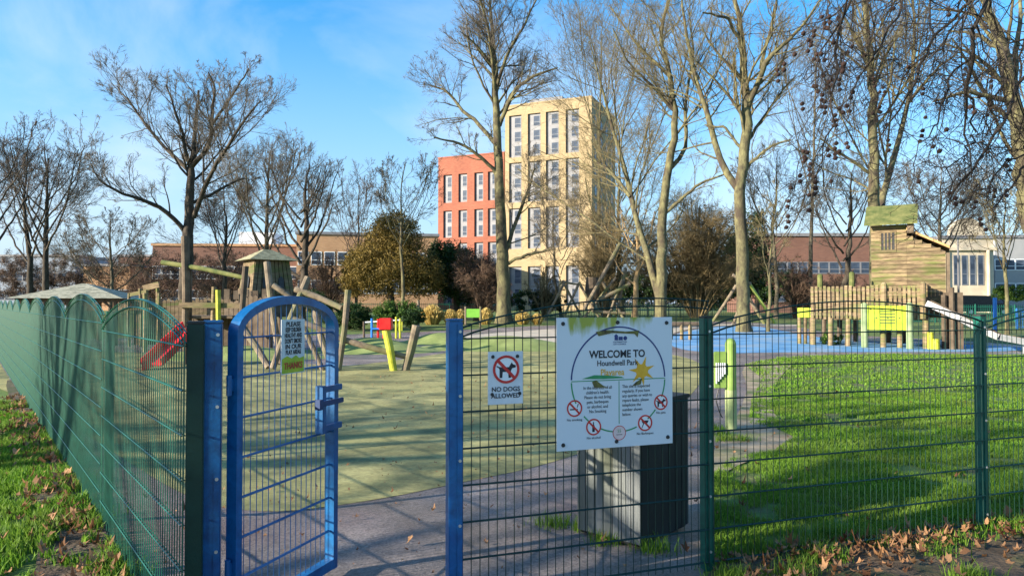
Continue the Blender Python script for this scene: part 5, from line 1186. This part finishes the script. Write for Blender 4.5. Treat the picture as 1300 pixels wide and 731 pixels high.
MB().bar(local(af, W(235, 402, Ya + .8)), local(af, W(306, 402, Ya + .8)), 1.4, .08).build('deck', M_wood_dark, af)
palisade(af, Vector(local(af, W(240, 402, Ya + 1.3))) * Vector((1, 1, 0)), Vector(local(af, W(300, 402, Ya + 1.3))) * Vector((1, 1, 0)), local(af, W(300, 404, Ya + 1.3)).z, -.1, M_wood_dark, .16)
# small frame top-left of it
sf = thing('wooden_lookout', 'small wooden lookout frame rising above the fence by the shelter', 'play frame', tuple(foot(193, 24)), 0)
logs(sf, [(178, 366, 0, 178, 440, 0, .06), (200, 360, .8, 200, 440, .8, .06), (186, 368, 0, 186, 440, 0, .06), (202, 372, 0, 202, 440, 0, .05), (164, 372, 0, 164, 440, 0, .05)], 24, M_wood, 'post')
MB().bar(local(sf, W(165, 374, 24)), local(sf, W(186, 370, 24)), .06, .12).build('rail', M_wood, sf); MB().bar(local(sf, W(182, 366, 24.4)), local(sf, W(202, 361, 24.4)), .06, .2).build('rail', M_wood, sf); MB().bar(local(sf, W(165, 392, 24)), local(sf, W(202, 392, 24)), .9, .08).build('deck', M_wood, sf)
# red slide
rsb = foot(178, 17.7); rs_ = thing('red_slide', 'red plastic slide seen through the near left fence panel', 'slide', tuple(rsb), 0)
pts = [W(180, 468, 17.7), W(192, 464, 17.8), W(205, 452, 18.2), W(220, 437, 18.7), W(236, 421, 19.2), W(243, 416, 19.4)]; pts = [p - rsb for p in pts]
mb = MB()
for a, b in zip(pts[:-1], pts[1:]):
    d = (b - a).normalized(); sd = d.cross(Vector((0, 0, 1))).normalized() * .26
    mb.bar(a, b, .52, .03); 
    for s in (-1, 1): mb.bar(a + sd * s + Vector((0, 0, .08)), b + sd * s + Vector((0, 0, .08)), .035, .2)
mb.build('chute', M_red, rs_); MB().tube([pts[4] + Vector((0, 0, .1)), (pts[4].x, pts[4].y, -.1)], .05, 8).build('support', M_wood_dark, rs_)
# log scramble
Yl = 17.6; lb0 = foot(400, Yl); lo = thing('log_scramble', 'scramble of crossed weathered logs seen behind the open gate', 'climbing logs', tuple(lb0), 0)
logs(lo, [(339, 333, .6, 357, 462, 0, .1), (391, 352, .4, 346, 468, -.3, .1), (347, 362, .3, 372, 380, .3, .08), (375, 367, .3, 434, 391, 0, .09), (442, 368, 0, 430, 470, -.1, .09),
          (308, 415, .2, 341, 466, -.2, .1), (400, 395, .3, 422, 470, -.2, .1), (372, 380, .2, 410, 470, 0, .08), (436, 431, 0, 521, 454, 0, .09), (372, 405, 0, 436, 431, 0, .09)], Yl, M_log)
logs(lo, [(529, 413, 0, 514, 473, 0, .13)], Yl, M_log, 'stump_post')
yp = thing('yellow_play_post', 'leaning yellow post topped with a red box near the end of the logs', 'play post', tuple(foot(499, 17.5)), 0)
logs(yp, [(490, 419, 0, 500, 472, 0, .115)], 17.5, M_yellow, 'post', 14)
p = local(yp, W(490, 411, 17.5)); MB().box(p.x - .15, p.x + .15, p.y - .15, p.y + .15, p.z - .14, p.z + .14).build('box_head', M_red, yp, bevel=.015)
# small coloured play frame
cf = thing('toddler_frame', 'small colourful toddler play frame with red, blue and yellow pieces', 'play frame', tuple(foot(485, 31)), 0)
c_ = lambda px, py, dy=0: local(cf, W(px, py, 31 + dy))
for px, top_, mm in ((462, 408, M_wood_dark), (472, 404, M_bluep), (480, 405, M_red), (487, 408, M_red), (503, 402, M_yellow), (508, 404, M_yellow)):
    MB().tube([c_(px, 431), c_(px, top_)], .05, 8).build('post', mm, cf)
MB().bar(c_(462, 409), c_(507, 406), .05, .05).build('rail', M_white, cf); MB().bar(c_(472, 417), c_(487, 417), .5, .06).build('seat', M_bluep, cf); MB().bar(c_(506, 414), c_(511, 414), .06, .4).build('end_panel', M_yellow, cf)
# lime play panel between golden grasses
lpn = thing('lime_play_panel', 'lime play panel on two pale posts among the golden grasses', 'play panel', tuple(foot(601, 41)), 0)
c_ = lambda px, py: local(lpn, W(px, py, 41))
for px in (591, 610): MB().tube([c_(px, 418), c_(px, 389)], .06, 8).build('post', M_log, lpn)
a, b = c_(592, 403), c_(609, 392); MB().box(a.x, b.x, -.04, .04, a.z, b.z).build('panel', mat('leaf_green_plastic', (.15, .4, .04), (.2, .48, .06), 3, .5), lpn, bevel=.01)
# pale short post
sh_ = thing('marker_post', 'short pale wooden post left of the golden grasses', 'post', tuple(foot(531, 40))); logs(sh_, [(531, 381, 0, 531, 419, 0, .09)], 40, M_log, 'shaft')
# centre climber
cc = thing('log_climber', 'distant log climber with a long leaning pole and barrel lookout', 'climbing frame', tuple(foot(750, 48)), 0)
logs(cc, [(788, 308, 0, 742, 392, -.5, .16), (714, 356, 0, 737, 400, .3, .1), (716, 360, 0, 692, 407, -.2, .1), (734, 362, 0, 715, 405, 0, .1), (735, 358, 0, 760, 402, 0, .1), (716, 358, 0, 736, 361, 0, .09),
          (782, 352, 0, 740, 405, .3, .1), (765, 358, .3, 792, 405, 0, .12), (790, 355, 0, 770, 407, 0, .1), (795, 340, .4, 782, 404, .3, .12), (760, 380, 0, 800, 360, 0, .16), (752, 395, 0, 800, 398, 0, .12)], 48, M_log)
c_ = local(cc, W(752, 382, 48.6)); c2 = local(cc, W(752, 352, 48.6)); MB().tube([c_, (c_ + c2) / 2, c2], [.42, .5, .42], 12).build('barrel', M_wood_dark, cc)
# tripod frame
tf = thing('log_tripod', 'pair of crossed log legs joined at the top in front of the stout tree', 'climbing frame', tuple(foot(945, 45)), 0)
logs(tf, [(933, 350, 0, 971, 412, -.4, .13), (935, 362, 0, 905, 408, .3, .12), (952, 358, .3, 930, 413, -.3, .12), (930, 349, 0, 953, 361, 0, .13)], 45, M_log); logs(tf, [(951, 360, .2, 984, 411, .2, .12)], 45, M_gpost, 'lime_log')
# low balance beam
bb = thing('balance_beam', 'low dark timber balance beam beside the blue surface', 'balance beam', tuple(foot(878, 30)), 0)
logs(bb, [(846, 412, 0, 905, 412, 0, .11)], 30, M_wood_dark, 'beam'); logs(bb, [(865, 412, 0, 865, 433, 0, .09), (876, 412, 0, 876, 434, 0, .09), (898, 412, 0, 898, 432, 0, .09), (852, 412, 0, 852, 432, 0, .09)], 30, M_wood, 'post')
# chime panel post by the path
Yq = 9.4; cq = thing('chime_post', 'lime green musical post with white chime bars beside the path', 'play post', tuple(foot(927, Yq)), 0)
M_gp = mat('olive_green_post', (.16, .27, .05), (.24, .36, .08), 4, .6)
a = local(cq, W(927, 546, Yq)); b = local(cq, W(927, 436, Yq)); MB().tube([(0, 0, -.1), (0, 0, b.z), (0, 0, b.z + .05), (0, 0, b.z + .07)], [.072, .072, .055, .02], 16).build('post', M_gp, cq)
MB().tube([(0, 0, -.05), (0, 0, .52)], .075, 16).build('lower_sleeve', mat('pale_lime_sleeve', (.26, .33, .13), (.42, .48, .22), 4, .6), cq)
pn = MB(); c_ = lambda px, py: local(cq, W(px, py, Yq)); A_, B_ = c_(906, 492), c_(921, 446)
pn.box(A_.x, B_.x, -.05, -.01, A_.z, B_.z); pnl = pn.build('chime_panel', M_gp, cq, bevel=.005)
for i in range(5):
    x_ = A_.x + .02 + i * .028; MB().tube([(x_, -.065, c_(0, 486 - i * 3).z), (x_, -.065, c_(0, 460).z)], .009, 6).build('chime_bar', M_white, cq)
q0 = c_(912, 494); MB().tube([q0, c_(909, 508), c_(913, 522), c_(917, 530)], .008, 6).build('beater_cord', M_black, cq)
# shingled shelter
Ys = 28.0; ss = thing('park_shelter', 'low open shelter with a wide shingled hip roof beyond the left fence', 'shelter', tuple(foot(108, Ys)), R(12))
hz0, hz1 = zpx(379, Ys) - h1(-17, Ys), zpx(360, Ys) - h1(-17, Ys); rfm = MB()
for k in range(9):
    t0, t1 = k / 9, (k + 1) / 9; frustum(rfm, 1.95 * (1 - t0 * .96), 1.95 * (1 - t1 * .96) + .02, hz0 + (hz1 - hz0) * t0, hz0 + (hz1 - hz0) * t1 - .004)
rfm.build('roof', mat('grey_shingle', (.2, .2, .14), (.42, .4, .29), 5, .9, bump=.5, det=9), ss)
for sx_ in (-1, 0, 1):
    for sy_ in (-1, 1):
        MB().tube([(sx_ * 1.6, sy_ * 1.6, -.1), (sx_ * 1.6, sy_ * 1.6, hz0)], .08, 8).build('post', M_wood_dark, ss)
        if sx_: MB().bar((sx_ * 1.6, sy_ * 1.6, hz0 - .5), (sx_ * 1.1, sy_ * 1.6, hz0 - .03), .07, .07).build('brace', M_wood_dark, ss)
MB().box(-1.75, 1.75, -1.68, -1.55, hz0 - .14, hz0 - .002).box(-1.75, 1.75, 1.55, 1.68, hz0 - .14, hz0 - .002).build('eaves_beam', M_wood_dark, ss)
# lamp posts
def lamp(px, Y, top, label):
    b = foot(px, Y); t = thing('street_lamp', label, 'street lamp', tuple(b)); z_ = zpx(top, Y) - b.z
    MB().tube([(0, 0, -.1), (0, 0, .8), (0, 0, z_)], [.08, .07, .045], 8).build('pole', M_panel_d, t)
    MB().bar((0, 0, z_), (.5, 0, z_ + .1), .05, .05).box(.4, .95, -.12, .12, z_ + .06, z_ + .16).build('lantern', M_panel_d, t)
lamp(1217, 44, 302, 'tall dark street lamp beside the wooden fort cabin'); lamp(880, 66, 352, 'slim grey lamp post near the centre of the far railings'); lamp(896, 66, 362, 'shorter grey lamp post just right of the slim one')
bp_ = thing('blue_post', 'blue painted post beyond the slide', 'post', tuple(foot(1263, 32))); logs(bp_, [(1263, 378, 0, 1263, 431, 0, .09)], 32, M_bluep, 'shaft')
